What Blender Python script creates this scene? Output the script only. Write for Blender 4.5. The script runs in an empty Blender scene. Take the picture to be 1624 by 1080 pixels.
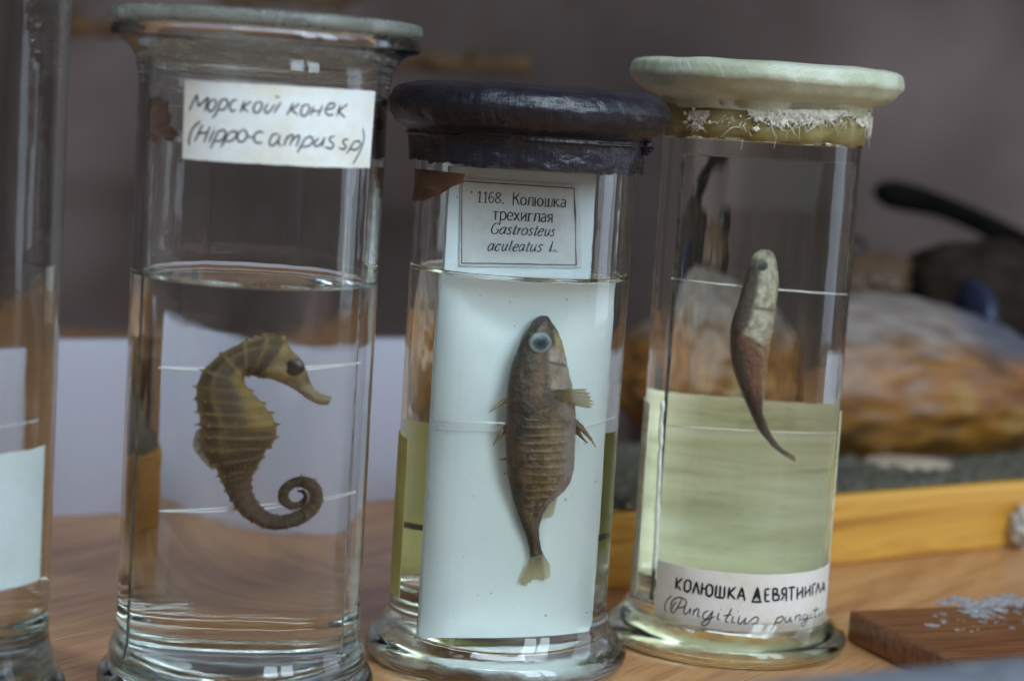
import bpy, bmesh, math, random
import numpy as np
from math import sin, cos, pi, radians, sqrt, atan2, exp
from mathutils import Vector, Matrix, noise

random.seed(7)
rng = np.random.default_rng(7)
SC = bpy.context.scene
COL = SC.collection

# ------------------------------------------------------------------ camera
F_PX, PITCH, ROLL, HC = 3170.0, radians(6.5), radians(3.6), 0.145
C = Vector((0.0, -0.55, HC))
FW = Vector((0, cos(PITCH), -sin(PITCH)))
R0 = Vector((1, 0, 0)); U0 = Vector((0, sin(PITCH), cos(PITCH)))
RT = cos(ROLL) * R0 + sin(ROLL) * U0
UP = -sin(ROLL) * R0 + cos(ROLL) * U0
cam_d = bpy.data.cameras.new('camera')
cam = bpy.data.objects.new('camera', cam_d); COL.objects.link(cam)
cam.matrix_world = Matrix(((RT.x, UP.x, -FW.x, C.x), (RT.y, UP.y, -FW.y, C.y), (RT.z, UP.z, -FW.z, C.z), (0, 0, 0, 1)))
cam_d.sensor_width = 36; cam_d.lens = F_PX / 1624 * 36
cam_d.clip_start = 0.02; cam_d.clip_end = 20
cam_d.dof.use_dof = True; cam_d.dof.focus_distance = 0.507; cam_d.dof.aperture_fstop = 8.4
cam_d.dof.aperture_blades = 7
SC.camera = cam

def ray(x, y):
    return FW + RT * ((x - 812) / F_PX) - UP * ((y - 540) / F_PX)
def on_z(x, y, z):
    d = ray(x, y); return C + d * ((z - C.z) / d.z)
def at_depth(x, y, Y):
    d = ray(x, y); return C + d * ((Y - C.y) / d.y)
def on_plane(x, y, P, N):
    d = ray(x, y); return C + d * ((P - C).dot(N) / d.dot(N))

# ------------------------------------------------------------------ light
w = bpy.data.worlds.new('World'); SC.world = w; w.use_nodes = True
bg = w.node_tree.nodes['Background']
bg.inputs[0].default_value = (0.70, 0.66, 0.68, 1); bg.inputs[1].default_value = 0.16

def area(name, loc, target, sx, sy, watts, col, shape='RECTANGLE'):
    d = bpy.data.lights.new(name, 'AREA'); d.shape = shape; d.size = sx; d.size_y = sy
    d.energy = watts; d.color = col
    o = bpy.data.objects.new(name, d); COL.objects.link(o); o.location = loc
    o.rotation_euler = (Vector(target) - Vector(loc)).to_track_quat('-Z', 'Y').to_euler()
    return o
area('window_light', (0.62, -0.90, 0.80), (0.02, 0.0, 0.08), 0.26, 0.95, 8.5, (0.71, 0.87, 1.0))
area('window_light', (0.90, -0.74, 0.80), (0.02, 0.0, 0.08), 0.26, 0.95, 8.5, (0.71, 0.87, 1.0))
area('overhead_fill', (0.05, -0.75, 1.05), (0, 0.05, 0.08), 0.9, 0.16, 8.0, (0.74, 0.89, 1.0))  # soft fill lamp added overhead; not a known lamp of the room
area('side_window', (0.85, 0.10, 0.28), (0.05, 0.0, 0.10), 0.30, 0.75, 1.6, (0.70, 0.84, 1.0))

SC.view_settings.view_transform = 'Standard'; SC.view_settings.look = 'None'
SC.view_settings.exposure = -0.18; SC.view_settings.gamma = 1.0
SC.view_settings.use_curve_mapping = False
SC.render.engine = 'CYCLES'
cy = SC.cycles
cy.max_bounces = 28; cy.transmission_bounces = 26; cy.glossy_bounces = 8; cy.diffuse_bounces = 4
cy.transparent_max_bounces = 16; cy.volume_bounces = 0
cy.caustics_reflective = True; cy.caustics_refractive = True
cy.blur_glossy = 0.0; cy.sample_clamp_indirect = 40.0
cy.use_denoising = True
try: cy.denoiser = 'OPENIMAGEDENOISE'
except Exception: pass

# ------------------------------------------------------------------ helpers
def tag(o, label=None, cat=None, group=None, kind=None):
    if label: o['label'] = label
    if cat: o['category'] = cat
    if group: o['group'] = group
    if kind: o['kind'] = kind
    return o
ORG = {}
def thing(name, loc, label, cat, group=None):
    o = bpy.data.objects.new(name, None); COL.objects.link(o); o.location = loc
    o.empty_display_size = 0.01
    ORG[o] = Vector(loc)
    return tag(o, label, cat, group)
def obj(name, verts, faces, mat, parent=None, smooth=True, colors=None, uvs=None, origin=None):
    """verts are world coordinates; stored relative to the parent's (or own) origin."""
    if parent is not None: og = ORG[parent]
    else: og = Vector(origin) if origin is not None else Vector((0, 0, 0))
    m = bpy.data.meshes.new(name)
    m.from_pydata([(v[0] - og.x, v[1] - og.y, v[2] - og.z) for v in verts], [], faces)
    bm = bmesh.new(); bm.from_mesh(m)
    m.update()
    bm.free()
    if colors is not None:
        a = m.color_attributes.new('Col', 'FLOAT_COLOR', 'POINT')
        arr = np.ones((len(verts), 4), dtype=np.float32); arr[:, :3] = np.asarray(colors)[:, :3]
        a.data.foreach_set('color', arr.ravel())
    if uvs is not None:
        uvl = m.uv_layers.new(name='UVMap')
        li = np.zeros(len(m.loops), dtype=np.int32); m.loops.foreach_get('vertex_index', li)
        uvl.data.foreach_set('uv', np.asarray(uvs, dtype=np.float32)[li].ravel())
    if smooth:
        m.polygons.foreach_set('use_smooth', [True] * len(m.polygons))
    m.materials.append(mat)
    o = bpy.data.objects.new(name, m); COL.objects.link(o)
    if parent is not None: o.parent = parent
    else: o.location = og
    ORG[o] = og
    return o
def sharpen(o, ang=35):
    m = o.data
    bm = bmesh.new(); bm.from_mesh(m)
    for e in bm.edges:
        e.smooth = not (len(e.link_faces) == 2 and e.calc_face_angle(0) > radians(ang))
    bm.to_mesh(m); bm.free(); return o
def recalc(o):
    bm = bmesh.new(); bm.from_mesh(o.data)
    bmesh.ops.recalc_face_normals(bm, faces=bm.faces); bm.to_mesh(o.data); bm.free(); return o

class MB:
    def __init__(s): s.v = []; s.f = []; s.c = []
    def add(s, v, f, col=None):
        n = len(s.v); s.v += [tuple(p) for p in v]; s.f += [tuple(i + n for i in q) for q in f]
        if col is not None: s.c += [tuple(col)] * len(v)
    def build(s, name, mat, parent=None, smooth=True, origin=None):
        return obj(name, s.v, s.f, mat, parent, smooth, s.c if s.c else None, None, origin)

def catmull(pts, n):
    """resample a point list (any dimension) to n points along a Catmull-Rom curve"""
    P = np.asarray(pts, float); k = len(P)
    if k == 2:
        t = np.linspace(0, 1, n)[:, None]; return P[0] * (1 - t) + P[1] * t
    Q = np.vstack([2 * P[0] - P[1], P, 2 * P[-1] - P[-2]])
    t = np.linspace(0, k - 1, n); i = np.minimum(t.astype(int), k - 2); u = (t - i)[:, None]
    p0, p1, p2, p3 = Q[i], Q[i + 1], Q[i + 2], Q[i + 3]
    return 0.5 * (2 * p1 + (p2 - p0) * u + (2 * p0 - 5 * p1 + 4 * p2 - p3) * u ** 2 + (3 * p1 - p0 - 3 * p2 + p3) * u ** 3)
def even(pts, n):
    """even arc length resample of a dense curve"""
    P = np.asarray(pts, float); d = np.r_[0, np.cumsum(np.linalg.norm(np.diff(P, axis=0), axis=1))]
    t = np.linspace(0, d[-1], n)
    return np.stack([np.interp(t, d, P[:, j]) for j in range(P.shape[1])], 1)

def tube_geo(pts, r, seg=8):
    """capped tube; r scalar or list"""
    P = [Vector(p) for p in pts]; n = len(P)
    rr = [r] * n if not hasattr(r, '__len__') else list(r)
    v = []; f = []
    up = Vector((0.13, 0.31, 0.94)); 
    for i in range(n):
        t = (P[min(i + 1, n - 1)] - P[max(i - 1, 0)]).normalized()
        a = t.cross(up)
        if a.length < 1e-3: a = t.cross(Vector((1, 0, 0)))
        a.normalize(); b = t.cross(a)
        for k in range(seg):
            q = 2 * pi * k / seg
            v.append(P[i] + (a * cos(q) + b * sin(q)) * rr[i])
    for i in range(n - 1):
        for k in range(seg):
            k2 = (k + 1) % seg
            f.append((i * seg + k, i * seg + k2, (i + 1) * seg + k2, (i + 1) * seg + k))
    f.append(tuple(range(seg - 1, -1, -1))); f.append(tuple((n - 1) * seg + k for k in range(seg)))
    return v, f

def lathe_geo(prof, ctr, seg=128, closed=False, disp=None):
    """prof: (r,z); poles where r==0. disp(phi, i, r, z) -> (dr, dz)"""
    v = []; f = []; uv = []; rings = []
    L = 0
    for i, (r, z) in enumerate(prof):
        if i: L += sqrt((r - prof[i - 1][0]) ** 2 + (z - prof[i - 1][1]) ** 2)
        if r < 1e-7:
            rings.append([len(v)]); v.append((ctr[0], ctr[1], ctr[2] + z)); uv.append((0, L)); continue
        row = []
        for k in range(seg):
            a = 2 * pi * k / seg
            dr = dz = 0
            if disp: dr, dz = disp(a, i, r, z)
            row.append(len(v)); v.append((ctr[0] + (r + dr) * cos(a), ctr[1] + (r + dr) * sin(a), ctr[2] + z + dz))
            uv.append((a * 0.035, L))
        rings.append(row)
    pairs = list(zip(rings[:-1], rings[1:]))
    if closed: pairs.append((rings[-1], rings[0]))
    for A, B in pairs:
        if len(A) == 1 and len(B) == 1: continue
        for k in range(seg):
            k2 = (k + 1) % seg
            if len(A) == 1: f.append((A[0], B[k2], B[k]))
            elif len(B) == 1: f.append((A[k], A[k2], B[0]))
            else: f.append((A[k], A[k2], B[k2], B[k]))
    return v, f, uv

def box_geo(p, ux, uy, sx, sy, sz, bev=0.0, seg=2):
    """box with corner p, along unit ux (length sx), uy (sy), height sz"""
    bm = bmesh.new()
    ux = Vector(ux); uy = Vector(uy); uz = ux.cross(uy)
    vs = [bm.verts.new(Vector(p) + ux * (a * sx) + uy * (b * sy) + uz * (c * sz)) for c in (0, 1) for b in (0, 1) for a in (0, 1)]
    for q in ((0, 2, 3, 1), (4, 5, 7, 6), (0, 1, 5, 4), (2, 6, 7, 3), (0, 4, 6, 2), (1, 3, 7, 5)):
        bm.faces.new([vs[i] for i in q])
    if bev > 0:
        bmesh.ops.bevel(bm, geom=list(bm.edges), offset=bev, segments=seg, profile=0.6, affect='EDGES')
    bm.verts.index_update()
    v = [x.co.copy() for x in bm.verts]; f = [tuple(x.index for x in q.verts) for q in bm.faces]
    bm.free(); return v, f

# ------------------------------------------------------------------ materials
class NT:
    def __init__(s, name):
        s.m = bpy.data.materials.new(name); s.m.use_nodes = True
        s.t = s.m.node_tree; s.t.nodes.clear()
        s.out = s.n('ShaderNodeOutputMaterial')
    def n(s, typ, **kw):
        x = s.t.nodes.new(typ)
        for k, v in kw.items(): setattr(x, k, v)
        return x
    def l(s, a, b): s.t.links.new(a, b)
    def coord(s, kind='Object', scale=(1, 1, 1), rot=(0, 0, 0)):
        tc = s.n('ShaderNodeTexCoord'); mp = s.n('ShaderNodeMapping')
        mp.inputs['Scale'].default_value = scale; mp.inputs['Rotation'].default_value = rot
        s.l(tc.outputs[kind], mp.inputs[0]); return mp.outputs[0]
    def noise(s, vec, scale, detail=4, rough=0.55, dist=0.0):
        x = s.n('ShaderNodeTexNoise'); x.inputs['Scale'].default_value = scale
        x.inputs['Detail'].default_value = detail; x.inputs['Roughness'].default_value = rough
        x.inputs['Distortion'].default_value = dist
        s.l(vec, x.inputs['Vector']); return x.outputs['Fac']
    def ramp(s, fac, stops):
        x = s.n('ShaderNodeValToRGB'); e = x.color_ramp.elements
        while len(e) > 1: e.remove(e[-1])
        for i, (p, c) in enumerate(stops):
            if not hasattr(c, '__len__'): c = (c, c, c)
            q = e[0] if i == 0 else e.new(p)
            q.position = p; q.color = (*c[:3], 1)
        s.l(fac, x.inputs[0]); return x.outputs[0]
    def mix(s, fac, a, b, typ='MIX'):
        x = s.n('ShaderNodeMix', data_type='RGBA', blend_type=typ)
        for inp, val in ((x.inputs[0], fac), (x.inputs[6], a), (x.inputs[7], b)):
            if hasattr(val, 'links') or isinstance(val, bpy.types.NodeSocket): s.l(val, inp)
            elif hasattr(val, '__len__'): inp.default_value = (*val[:3], 1)
            else: inp.default_value = val
        return x.outputs[2]
    def bump(s, h, strength=0.3, dist=0.001, prev=None):
        x = s.n('ShaderNodeBump'); x.inputs['Strength'].default_value = strength; x.inputs['Distance'].default_value = dist
        s.l(h, x.inputs['Height'])
        if prev is not None: s.l(prev, x.inputs['Normal'])
        return x.outputs[0]
    def bsdf(s, col=None, rough=0.5, normal=None, spec=0.5, **kw):
        p = s.n('ShaderNodeBsdfPrincipled')
        if col is not None:
            if isinstance(col, bpy.types.NodeSocket): s.l(col, p.inputs['Base Color'])
            else: p.inputs['Base Color'].default_value = (*col[:3], 1)
        if isinstance(rough, bpy.types.NodeSocket): s.l(rough, p.inputs['Roughness'])
        else: p.inputs['Roughness'].default_value = rough
        p.inputs['Specular IOR Level'].default_value = spec
        if normal is not None: s.l(normal, p.inputs['Normal'])
        for k, v in kw.items(): p.inputs[k].default_value = v
        s.l(p.outputs[0], s.out.inputs[0]); return p

def glass_mat(name, ior=1.5, absorb=None, density=0.0, rough=0.0, bump=0.0, wet_ior=None, col=(1, 1, 1)):
    """glass; with wet_ior the index switches where the 'Col' attribute marks the wall wetted by liquid"""
    t = NT(name); g = t.n('ShaderNodeBsdfGlass'); g.inputs['IOR'].default_value = ior
    g.inputs['Roughness'].default_value = rough; g.inputs['Color'].default_value = (*col, 1)
    if bump:
        h = t.noise(t.coord('Object', (1, 1, 0.06)), 260, 2)
        h2 = t.noise(t.coord('Object', (1, 1, 1)), 70, 2)
        n1 = t.bump(h, bump, 0.0004); n2 = t.bump(h2, bump * 0.7, 0.0015, n1)
        t.l(n2, g.inputs['Normal'])
    if bump:      # scuffed, cloudy foot
        tc = t.n('ShaderNodeTexCoord'); sp = t.n('ShaderNodeSeparateXYZ'); t.l(tc.outputs['Object'], sp.inputs[0])
        mz = t.n('ShaderNodeMapRange'); mz.inputs['From Min'].default_value = 0.015; mz.inputs['From Max'].default_value = 0.005
        mz.inputs['To Max'].default_value = 0.22; t.l(sp.outputs['Z'], mz.inputs['Value'])
        mu = t.n('ShaderNodeMath', operation='MULTIPLY'); t.l(mz.outputs[0], mu.inputs[0])
        t.l(t.ramp(t.noise(t.coord('Object'), 130, 4), [(0.4, 0.1), (0.65, 1.0)]), mu.inputs[1]); t.l(mu.outputs[0], g.inputs['Roughness'])
    if wet_ior:
        a = t.n('ShaderNodeVertexColor'); a.layer_name = 'Col'
        gt = t.n('ShaderNodeMath', operation='GREATER_THAN'); gt.inputs[1].default_value = 0.5
        t.l(a.outputs[0], gt.inputs[0])
        mr = t.n('ShaderNodeMapRange'); mr.inputs['To Min'].default_value = ior; mr.inputs['To Max'].default_value = wet_ior
        t.l(gt.outputs[0], mr.inputs['Value']); t.l(mr.outputs[0], g.inputs['IOR'])
    t.l(g.outputs[0], t.out.inputs[0])
    if absorb:
        v = t.n('ShaderNodeVolumeAbsorption'); v.inputs[0].default_value = (*absorb, 1); v.inputs[1].default_value = density
        t.l(v.outputs[0], t.out.inputs[1])
    return t.m
def liquid_mat(name, absorb, density):
    """refracting free surface (marked in 'Col'); where it touches the jar the jar's own wall does the refracting"""
    t = NT(name); g = t.n('ShaderNodeBsdfGlass'); g.inputs['IOR'].default_value = 1.335; g.inputs['Roughness'].default_value = 0
    g.inputs['Color'].default_value = (1, 1, 1, 1)
    tp = t.n('ShaderNodeBsdfTransparent'); a = t.n('ShaderNodeVertexColor'); a.layer_name = 'Col'
    gt = t.n('ShaderNodeMath', operation='GREATER_THAN'); gt.inputs[1].default_value = 0.5; t.l(a.outputs[0], gt.inputs[0])
    m = t.n('ShaderNodeMixShader'); t.l(gt.outputs[0], m.inputs[0]); t.l(tp.outputs[0], m.inputs[1]); t.l(g.outputs[0], m.inputs[2])
    t.l(m.outputs[0], t.out.inputs[0])
    v = t.n('ShaderNodeVolumeAbsorption'); v.inputs[0].default_value = (*absorb, 1); v.inputs[1].default_value = density
    t.l(v.outputs[0], t.out.inputs[1]); return t.m
M = {}
M['glass'] = glass_mat('clear_glass', 1.5, (0.30, 0.62, 0.52), 10, 0.0, 0.10, 1.124)
M['glass_yellow'] = glass_mat('aged_glass', 1.5, (0.55, 0.62, 0.40), 7, 0.0, 0.12, 1.124)
M['plate_glass'] = glass_mat('plate_glass', 1.10, (0.35, 0.6, 0.55), 10)
M['liquid_clear'] = liquid_mat('clear_liquid', (0.62, 0.66, 0.6), 3)
M['liquid_yellow'] = liquid_mat('yellow_liquid', (0.78, 0.78, 0.30), 4)
M['liquid_olive'] = liquid_mat('pale_yellow_liquid', (0.65, 0.74, 0.2), 3)

def m_frost():
    t = NT('ground_glass'); v = t.coord('Object')
    g = t.n('ShaderNodeBsdfGlass'); g.inputs['IOR'].default_value = 1.5
    g.inputs['Color'].default_value = (0.91, 0.93, 0.91, 1)
    t.l(t.ramp(t.noise(v, 140, 4), [(0.3, 0.15), (0.7, 0.38)]), g.inputs['Roughness'])
    t.l(t.bump(t.noise(v, 300, 4), 0.6, 0.0012), g.inputs['Normal'])
    d = t.n('ShaderNodeBsdfDiffuse'); d.inputs[0].default_value = (0.44, 0.46, 0.43, 1)
    m = t.n('ShaderNodeMixShader'); t.l(t.ramp(t.noise(v, 90, 4), [(0.35, 0.10), (0.75, 0.38)]), m.inputs[0])
    t.l(g.outputs[0], m.inputs[1]); t.l(d.outputs[0], m.inputs[2]); t.l(m.outputs[0], t.out.inputs[0])
    return t.m
M['frost'] = m_frost()
def m_paper(name, base, stain, blue=None):
    t = NT(name); v = t.coord('Object')
    c = t.mix(t.ramp(t.noise(v, 75, 5, 0.6), [(0.45, 0.0), (0.75, 1.0)]), base, stain)
    c = t.mix(t.ramp(t.noise(v, 900, 3), [(0.3, 0.0), (0.8, 0.25)]), c, tuple(0.7 * x for x in base))
    t.bsdf(c, 0.75, t.bump(t.noise(v, 700, 3), 0.25, 0.0003), 0.25); return t.m
M['paper'] = m_paper('aged_white_paper', (0.80, 0.84, 0.83), (0.70, 0.63, 0.47))
M['paper_blue'] = m_paper('bluish_paper', (0.50, 0.58, 0.58), (0.45, 0.50, 0.48))
M['paper_lined'] = m_paper('cream_paper', (0.74, 0.70, 0.65), (0.66, 0.58, 0.46))
M['paper_print'] = m_paper('printed_paper', (0.62, 0.66, 0.65), (0.52, 0.55, 0.52))
M['paper_yellow'] = m_paper('yellowed_paper', (0.56, 0.52, 0.18), (0.44, 0.40, 0.12))
def m_backpaper():
    t = NT('glued_paper'); v = t.coord('Object', (1, 1, 3.5))
    c = t.ramp(t.noise(v, 38, 5, 0.65, 0.8), [(0.32, (0.52, 0.52, 0.34)), (0.46, (0.76, 0.76, 0.56)), (0.62, (0.90, 0.91, 0.76))])
    c = t.mix(t.ramp(t.noise(t.coord('Object'), 420, 3), [(0.62, 0.0), (0.8, 0.5)]), c, (0.42, 0.42, 0.30))
    t.bsdf(c, 0.75, t.bump(t.noise(v, 120, 3), 0.3, 0.0006), 0.25); return t.m
M['paper_back'] = m_backpaper()
def m_flat(name, col, rough=0.6, spec=0.3, ns=0, amt=0.25):
    t = NT(name)
    if ns:
        v = t.coord('Object')
        c = t.mix(t.ramp(t.noise(v, ns, 4), [(0.3, 0.0), (0.75, 1.0)]), tuple(x * (1 - amt) for x in col), tuple(min(1, x * (1 + amt)) for x in col))
        t.bsdf(c, rough, t.bump(t.noise(v, ns * 3, 3), 0.25, 0.0005), spec)
    else: t.bsdf(col, rough, None, spec)
    return t.m
M['ink'] = m_flat('dark_ink', (0.035, 0.035, 0.03), 0.6)
M['ink_black'] = m_flat('black_ink', (0.012, 0.012, 0.016), 0.5)
M['ink_print'] = m_flat('printing_ink', (0.045, 0.05, 0.055), 0.6)
M['thread'] = m_flat('white_thread', (0.88, 0.90, 0.88), 0.6, 0.3)
def m_milk():
    t = NT('opaque_white_plate'); v = t.coord('Object')
    c = t.ramp(t.noise(v, 45, 4), [(0.3, (0.60, 0.70, 0.73)), (0.7, (0.66, 0.755, 0.78))])
    c = t.mix(t.ramp(t.noise(v, 780, 1), [(0.765, 0.0), (0.80, 0.8)]), c, (0.20, 0.20, 0.19))
    t.bsdf(c, 0.35, t.bump(t.noise(v, 60, 3), 0.15, 0.001), 0.5); return t.m
M['milk_plate'] = m_milk()
M['glue'] = m_flat('white_glue', (0.72, 0.76, 0.66), 0.4, 0.5, 300, 0.12)
M['brown_scrap'] = m_flat('brown_scrap', (0.13, 0.065, 0.035), 0.5, 0.4, 180, 0.5)
M['dark_scrap'] = m_flat('dark_scrap', (0.05, 0.045, 0.04), 0.6, 0.4, 200, 0.5)
M['box'] = m_flat('white_card', (0.46, 0.45, 0.53), 0.7, 0.2, 18, 0.05)
M['fringe'] = m_flat('frayed_gauze', (0.72, 0.68, 0.58), 0.8, 0.1, 500, 0.2)
M['plaster'] = m_flat('white_plaster', (0.55, 0.53, 0.50), 0.8, 0.1, 500, 0.4)
M['rail'] = m_flat('grey_metal', (0.16, 0.18, 0.21), 0.45, 0.5, 160, 0.3)
M['rod'] = m_flat('dark_rod', (0.005, 0.0045, 0.0045), 0.9, 0.05, 90, 0.4)

def m_vcol(name, rough=0.5, ns=400, amt=0.35, bump=0.4, spec=0.4, sss=0.0):
    t = NT(name); a = t.n('ShaderNodeVertexColor'); a.layer_name = 'Col'
    v = t.coord('Object')
    c = t.mix(t.ramp(t.noise(v, ns, 5, 0.65), [(0.3, 1 - amt), (0.7, 1 + amt * 0.0)]), (0, 0, 0), a.outputs[0])
    x = t.n('ShaderNodeMix', data_type='RGBA', blend_type='MULTIPLY'); x.inputs[0].default_value = 1
    r = t.ramp(t.noise(v, ns, 5, 0.65), [(0.25, 1 - amt), (0.75, 1.0)])
    t.l(a.outputs[0], x.inputs[6]); t.l(r, x.inputs[7])
    p = t.bsdf(x.outputs[2], rough, t.bump(t.noise(v, ns * 1.7, 4), bump, 0.0006), spec)
    if sss:
        p.inputs['Subsurface Weight'].default_value = sss
        p.inputs['Subsurface Radius'].default_value = (0.004, 0.002, 0.001); p.inputs['Subsurface Scale'].default_value = 0.5
    return t.m
M['skin'] = m_vcol('preserved_skin', 0.38, 620, 0.55, 0.7, 0.5, 0.0)
M['bony_skin'] = m_vcol('bony_skin', 0.40, 900, 0.55, 1.0, 0.5, 0.0)
M['fin'] = None
def m_fin():
    t = NT('fin_membrane'); a = t.n('ShaderNodeVertexColor'); a.layer_name = 'Col'
    p = t.bsdf(a.outputs[0], 0.5, None, 0.3)
    tr = t.n('ShaderNodeBsdfTranslucent'); t.l(a.outputs[0], tr.inputs[0])
    tp = t.n('ShaderNodeBsdfTransparent')
    m1 = t.n('ShaderNodeMixShader'); m1.inputs[0].default_value = 0.45
    t.l(p.outputs[0], m1.inputs[1]); t.l(tr.outputs[0], m1.inputs[2])
    m2 = t.n('ShaderNodeMixShader'); m2.inputs[0].default_value = 0.40
    t.l(m1.outputs[0], m2.inputs[1]); t.l(tp.outputs[0], m2.inputs[2])
    t.l(m2.outputs[0], t.out.inputs[0]); return t.m
M['fin'] = m_fin()
M['feather'] = m_vcol('stuffed_hide', 0.42, 50, 0.3, 0.25, 0.5)
M['dark_feather'] = m_vcol('dark_hide', 0.75, 90, 0.4, 0.4, 0.15)

def m_blackwax():
    t = NT('black_wax'); v = t.coord('Object'); u = t.coord('UV', (60, 420, 1))
    n1 = t.noise(v, 160, 5, 0.6); n2 = t.noise(v, 45, 3); n3 = t.noise(u, 1.0, 4, 0.6)
    c = t.ramp(n1, [(0.3, (0.007, 0.007, 0.012)), (0.62, (0.013, 0.012, 0.021)), (0.8, (0.034, 0.028, 0.030))])
    r = t.ramp(n3, [(0.35, 0.24), (0.7, 0.46)])
    b = t.bump(n2, 0.5, 0.004); b = t.bump(n1, 0.40, 0.0018, b); b = t.bump(n3, 0.45, 0.0006, b); b = t.bump(t.noise(t.coord('UV', (420, 45, 1)), 1.0, 4, 0.6, 0.5), 0.30, 0.0012, b)
    t.bsdf(c, r, b, 0.55); return t.m
M['black_wax'] = m_blackwax()
def m_gauze():
    t = NT('waxed_gauze'); u = t.coord('UV', (1, 1, 1), (0, 0, radians(32))); v = t.coord('Object')
    def wave(sx, sy):
        mp = t.n('ShaderNodeMapping'); mp.inputs['Scale'].default_value = (sx, sy, 1); t.l(u, mp.inputs[0])
        return t.noise(mp.outputs[0], 1.0, 3, 0.6, 0.3)
    a, b = wave(2600, 110), wave(140, 2200)
    mx = t.n('ShaderNodeMath', operation='MAXIMUM'); t.l(a, mx.inputs[0]); t.l(b, mx.inputs[1])
    big = t.noise(v, 60, 4)
    c = t.ramp(big, [(0.3, (0.34, 0.38, 0.22)), (0.5, (0.52, 0.55, 0.42)), (0.72, (0.70, 0.72, 0.64))])
    c = t.mix(t.ramp(mx.outputs[0], [(0.48, 0.55), (0.66, 0.0)]), c, (0.40, 0.44, 0.31))
    bb = t.bump(mx.outputs[0], 0.45, 0.0005); bb = t.bump(t.noise(v, 120, 4), 0.4, 0.0015, bb)
    p = t.bsdf(c, 0.38, bb, 0.5)
    p.inputs['Subsurface Weight'].default_value = 0.25; p.inputs['Subsurface Radius'].default_value = (0.004, 0.004, 0.002)
    return t.m
M['gauze'] = m_gauze()
def m_amber():
    t = NT('yellow_varnish'); v = t.coord('Object')
    n = t.noise(v, 110, 5, 0.6)
    c = t.ramp(n, [(0.3, (0.26, 0.20, 0.07)), (0.6, (0.48, 0.41, 0.18)), (0.8, (0.62, 0.57, 0.36))])
    p = t.bsdf(c, 0.35, t.bump(n, 0.5, 0.001), 0.5)
    p.inputs['Transmission Weight'].default_value = 0.35; p.inputs['IOR'].default_value = 1.2
    return t.m
M['amber'] = m_amber()

def m_table():
    t = NT('table_wood'); g = t.coord('Object', (1, 1, 1), (0, 0, radians(-57)))
    mp = t.n('ShaderNodeMapping'); mp.inputs['Scale'].default_value = (9, 110, 9); t.l(g, mp.inputs[0])
    n1 = t.noise(mp.outputs[0], 1.0, 6, 0.62, 0.6)
    mp2 = t.n('ShaderNodeMapping'); mp2.inputs['Scale'].default_value = (40, 900, 40); t.l(g, mp2.inputs[0])
    n2 = t.noise(mp2.outputs[0], 1.0, 4, 0.6)
    c = t.ramp(n1, [(0.28, (0.30, 0.122, 0.052)), (0.5, (0.50, 0.25, 0.108)), (0.72, (0.63, 0.36, 0.17))])
    c = t.mix(t.ramp(n2, [(0.50, 0.0), (0.70, 0.8)]), c, (0.17, 0.065, 0.026))
    t.bsdf(c, 0.34, t.bump(n2, 0.15, 0.0004), 0.5); return t.m
M['table'] = m_table()
def m_pine(ang):
    t = NT('varnished_pine'); g = t.coord('Object', (1, 1, 1), (0, 0, -ang))
    mp = t.n('ShaderNodeMapping'); mp.inputs['Scale'].default_value = (7, 20, 95); t.l(g, mp.inputs[0])
    n1 = t.noise(mp.outputs[0], 1.0, 4, 0.5, 1.6)
    c = t.ramp(n1, [(0.3, (0.36, 0.155, 0.022)), (0.42, (0.56, 0.27, 0.04)), (0.5, (0.66, 0.35, 0.06)), (0.6, (0.52, 0.24, 0.035)), (0.75, (0.68, 0.38, 0.08))])
    t.bsdf(c, 0.35, None, 0.5); return t.m
def m_moss():
    t = NT('grey_grit'); v = t.coord('Object')
    c = t.ramp(t.noise(v, 350, 5, 0.7), [(0.35, (0.05, 0.05, 0.035)), (0.55, (0.15, 0.14, 0.105)), (0.7, (0.30, 0.28, 0.22))])
    t.bsdf(c, 0.9, t.bump(t.noise(v, 500, 4), 1.0, 0.003), 0.1); return t.m
M['moss'] = m_moss()
def m_brownwood(ang):
    t = NT('dark_varnished_wood'); g = t.coord('Object', (1, 1, 1), (0, 0, -ang)); v = t.coord('Object')
    mp = t.n('ShaderNodeMapping'); mp.inputs['Scale'].default_value = (30, 420, 420); t.l(g, mp.inputs[0])
    n1 = t.noise(mp.outputs[0], 1.0, 5, 0.6)
    c = t.ramp(n1, [(0.3, (0.085, 0.030, 0.012)), (0.55, (0.20, 0.075, 0.028)), (0.75, (0.30, 0.13, 0.05))])
    t.bsdf(c, 0.35, t.bump(n1, 0.5, 0.0006), 0.5); return t.m
def m_wall():
    t = NT('mauve_wall'); v = t.coord('Object')
    n = t.noise(v, 3.5, 3, 0.5); n2 = t.noise(v, 60, 4)
    c = t.ramp(n, [(0.36, (0.048, 0.034, 0.030)), (0.5, (0.092, 0.066, 0.060)), (0.64, (0.19, 0.146, 0.141))])
    c = t.mix(t.ramp(n2, [(0.4, 0.0), (0.8, 0.3)]), c, (0.10, 0.085, 0.085))
    t.bsdf(c, 0.8, None, 0.2); return t.m
M['wall'] = m_wall()

# ------------------------------------------------------------------ setting
tv, tf = box_geo((-0.9, -0.62, -0.025), (1, 0, 0), (0, 1, 0), 1.9, 1.25, 0.025, 0.0)
tag(obj('table_top', tv, tf, M['table'], smooth=False), 'orange brown wood grain table top under the jars', 'table', kind='structure')
wv, wf = box_geo((-1.2, 0.63, -0.4), (1, 0, 0), (0, 1, 0), 2.6, 0.05, 1.3, 0.0)
tag(obj('wall', wv, wf, M['wall'], smooth=False), 'mottled mauve grey wall behind everything', 'wall', kind='structure')

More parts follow.
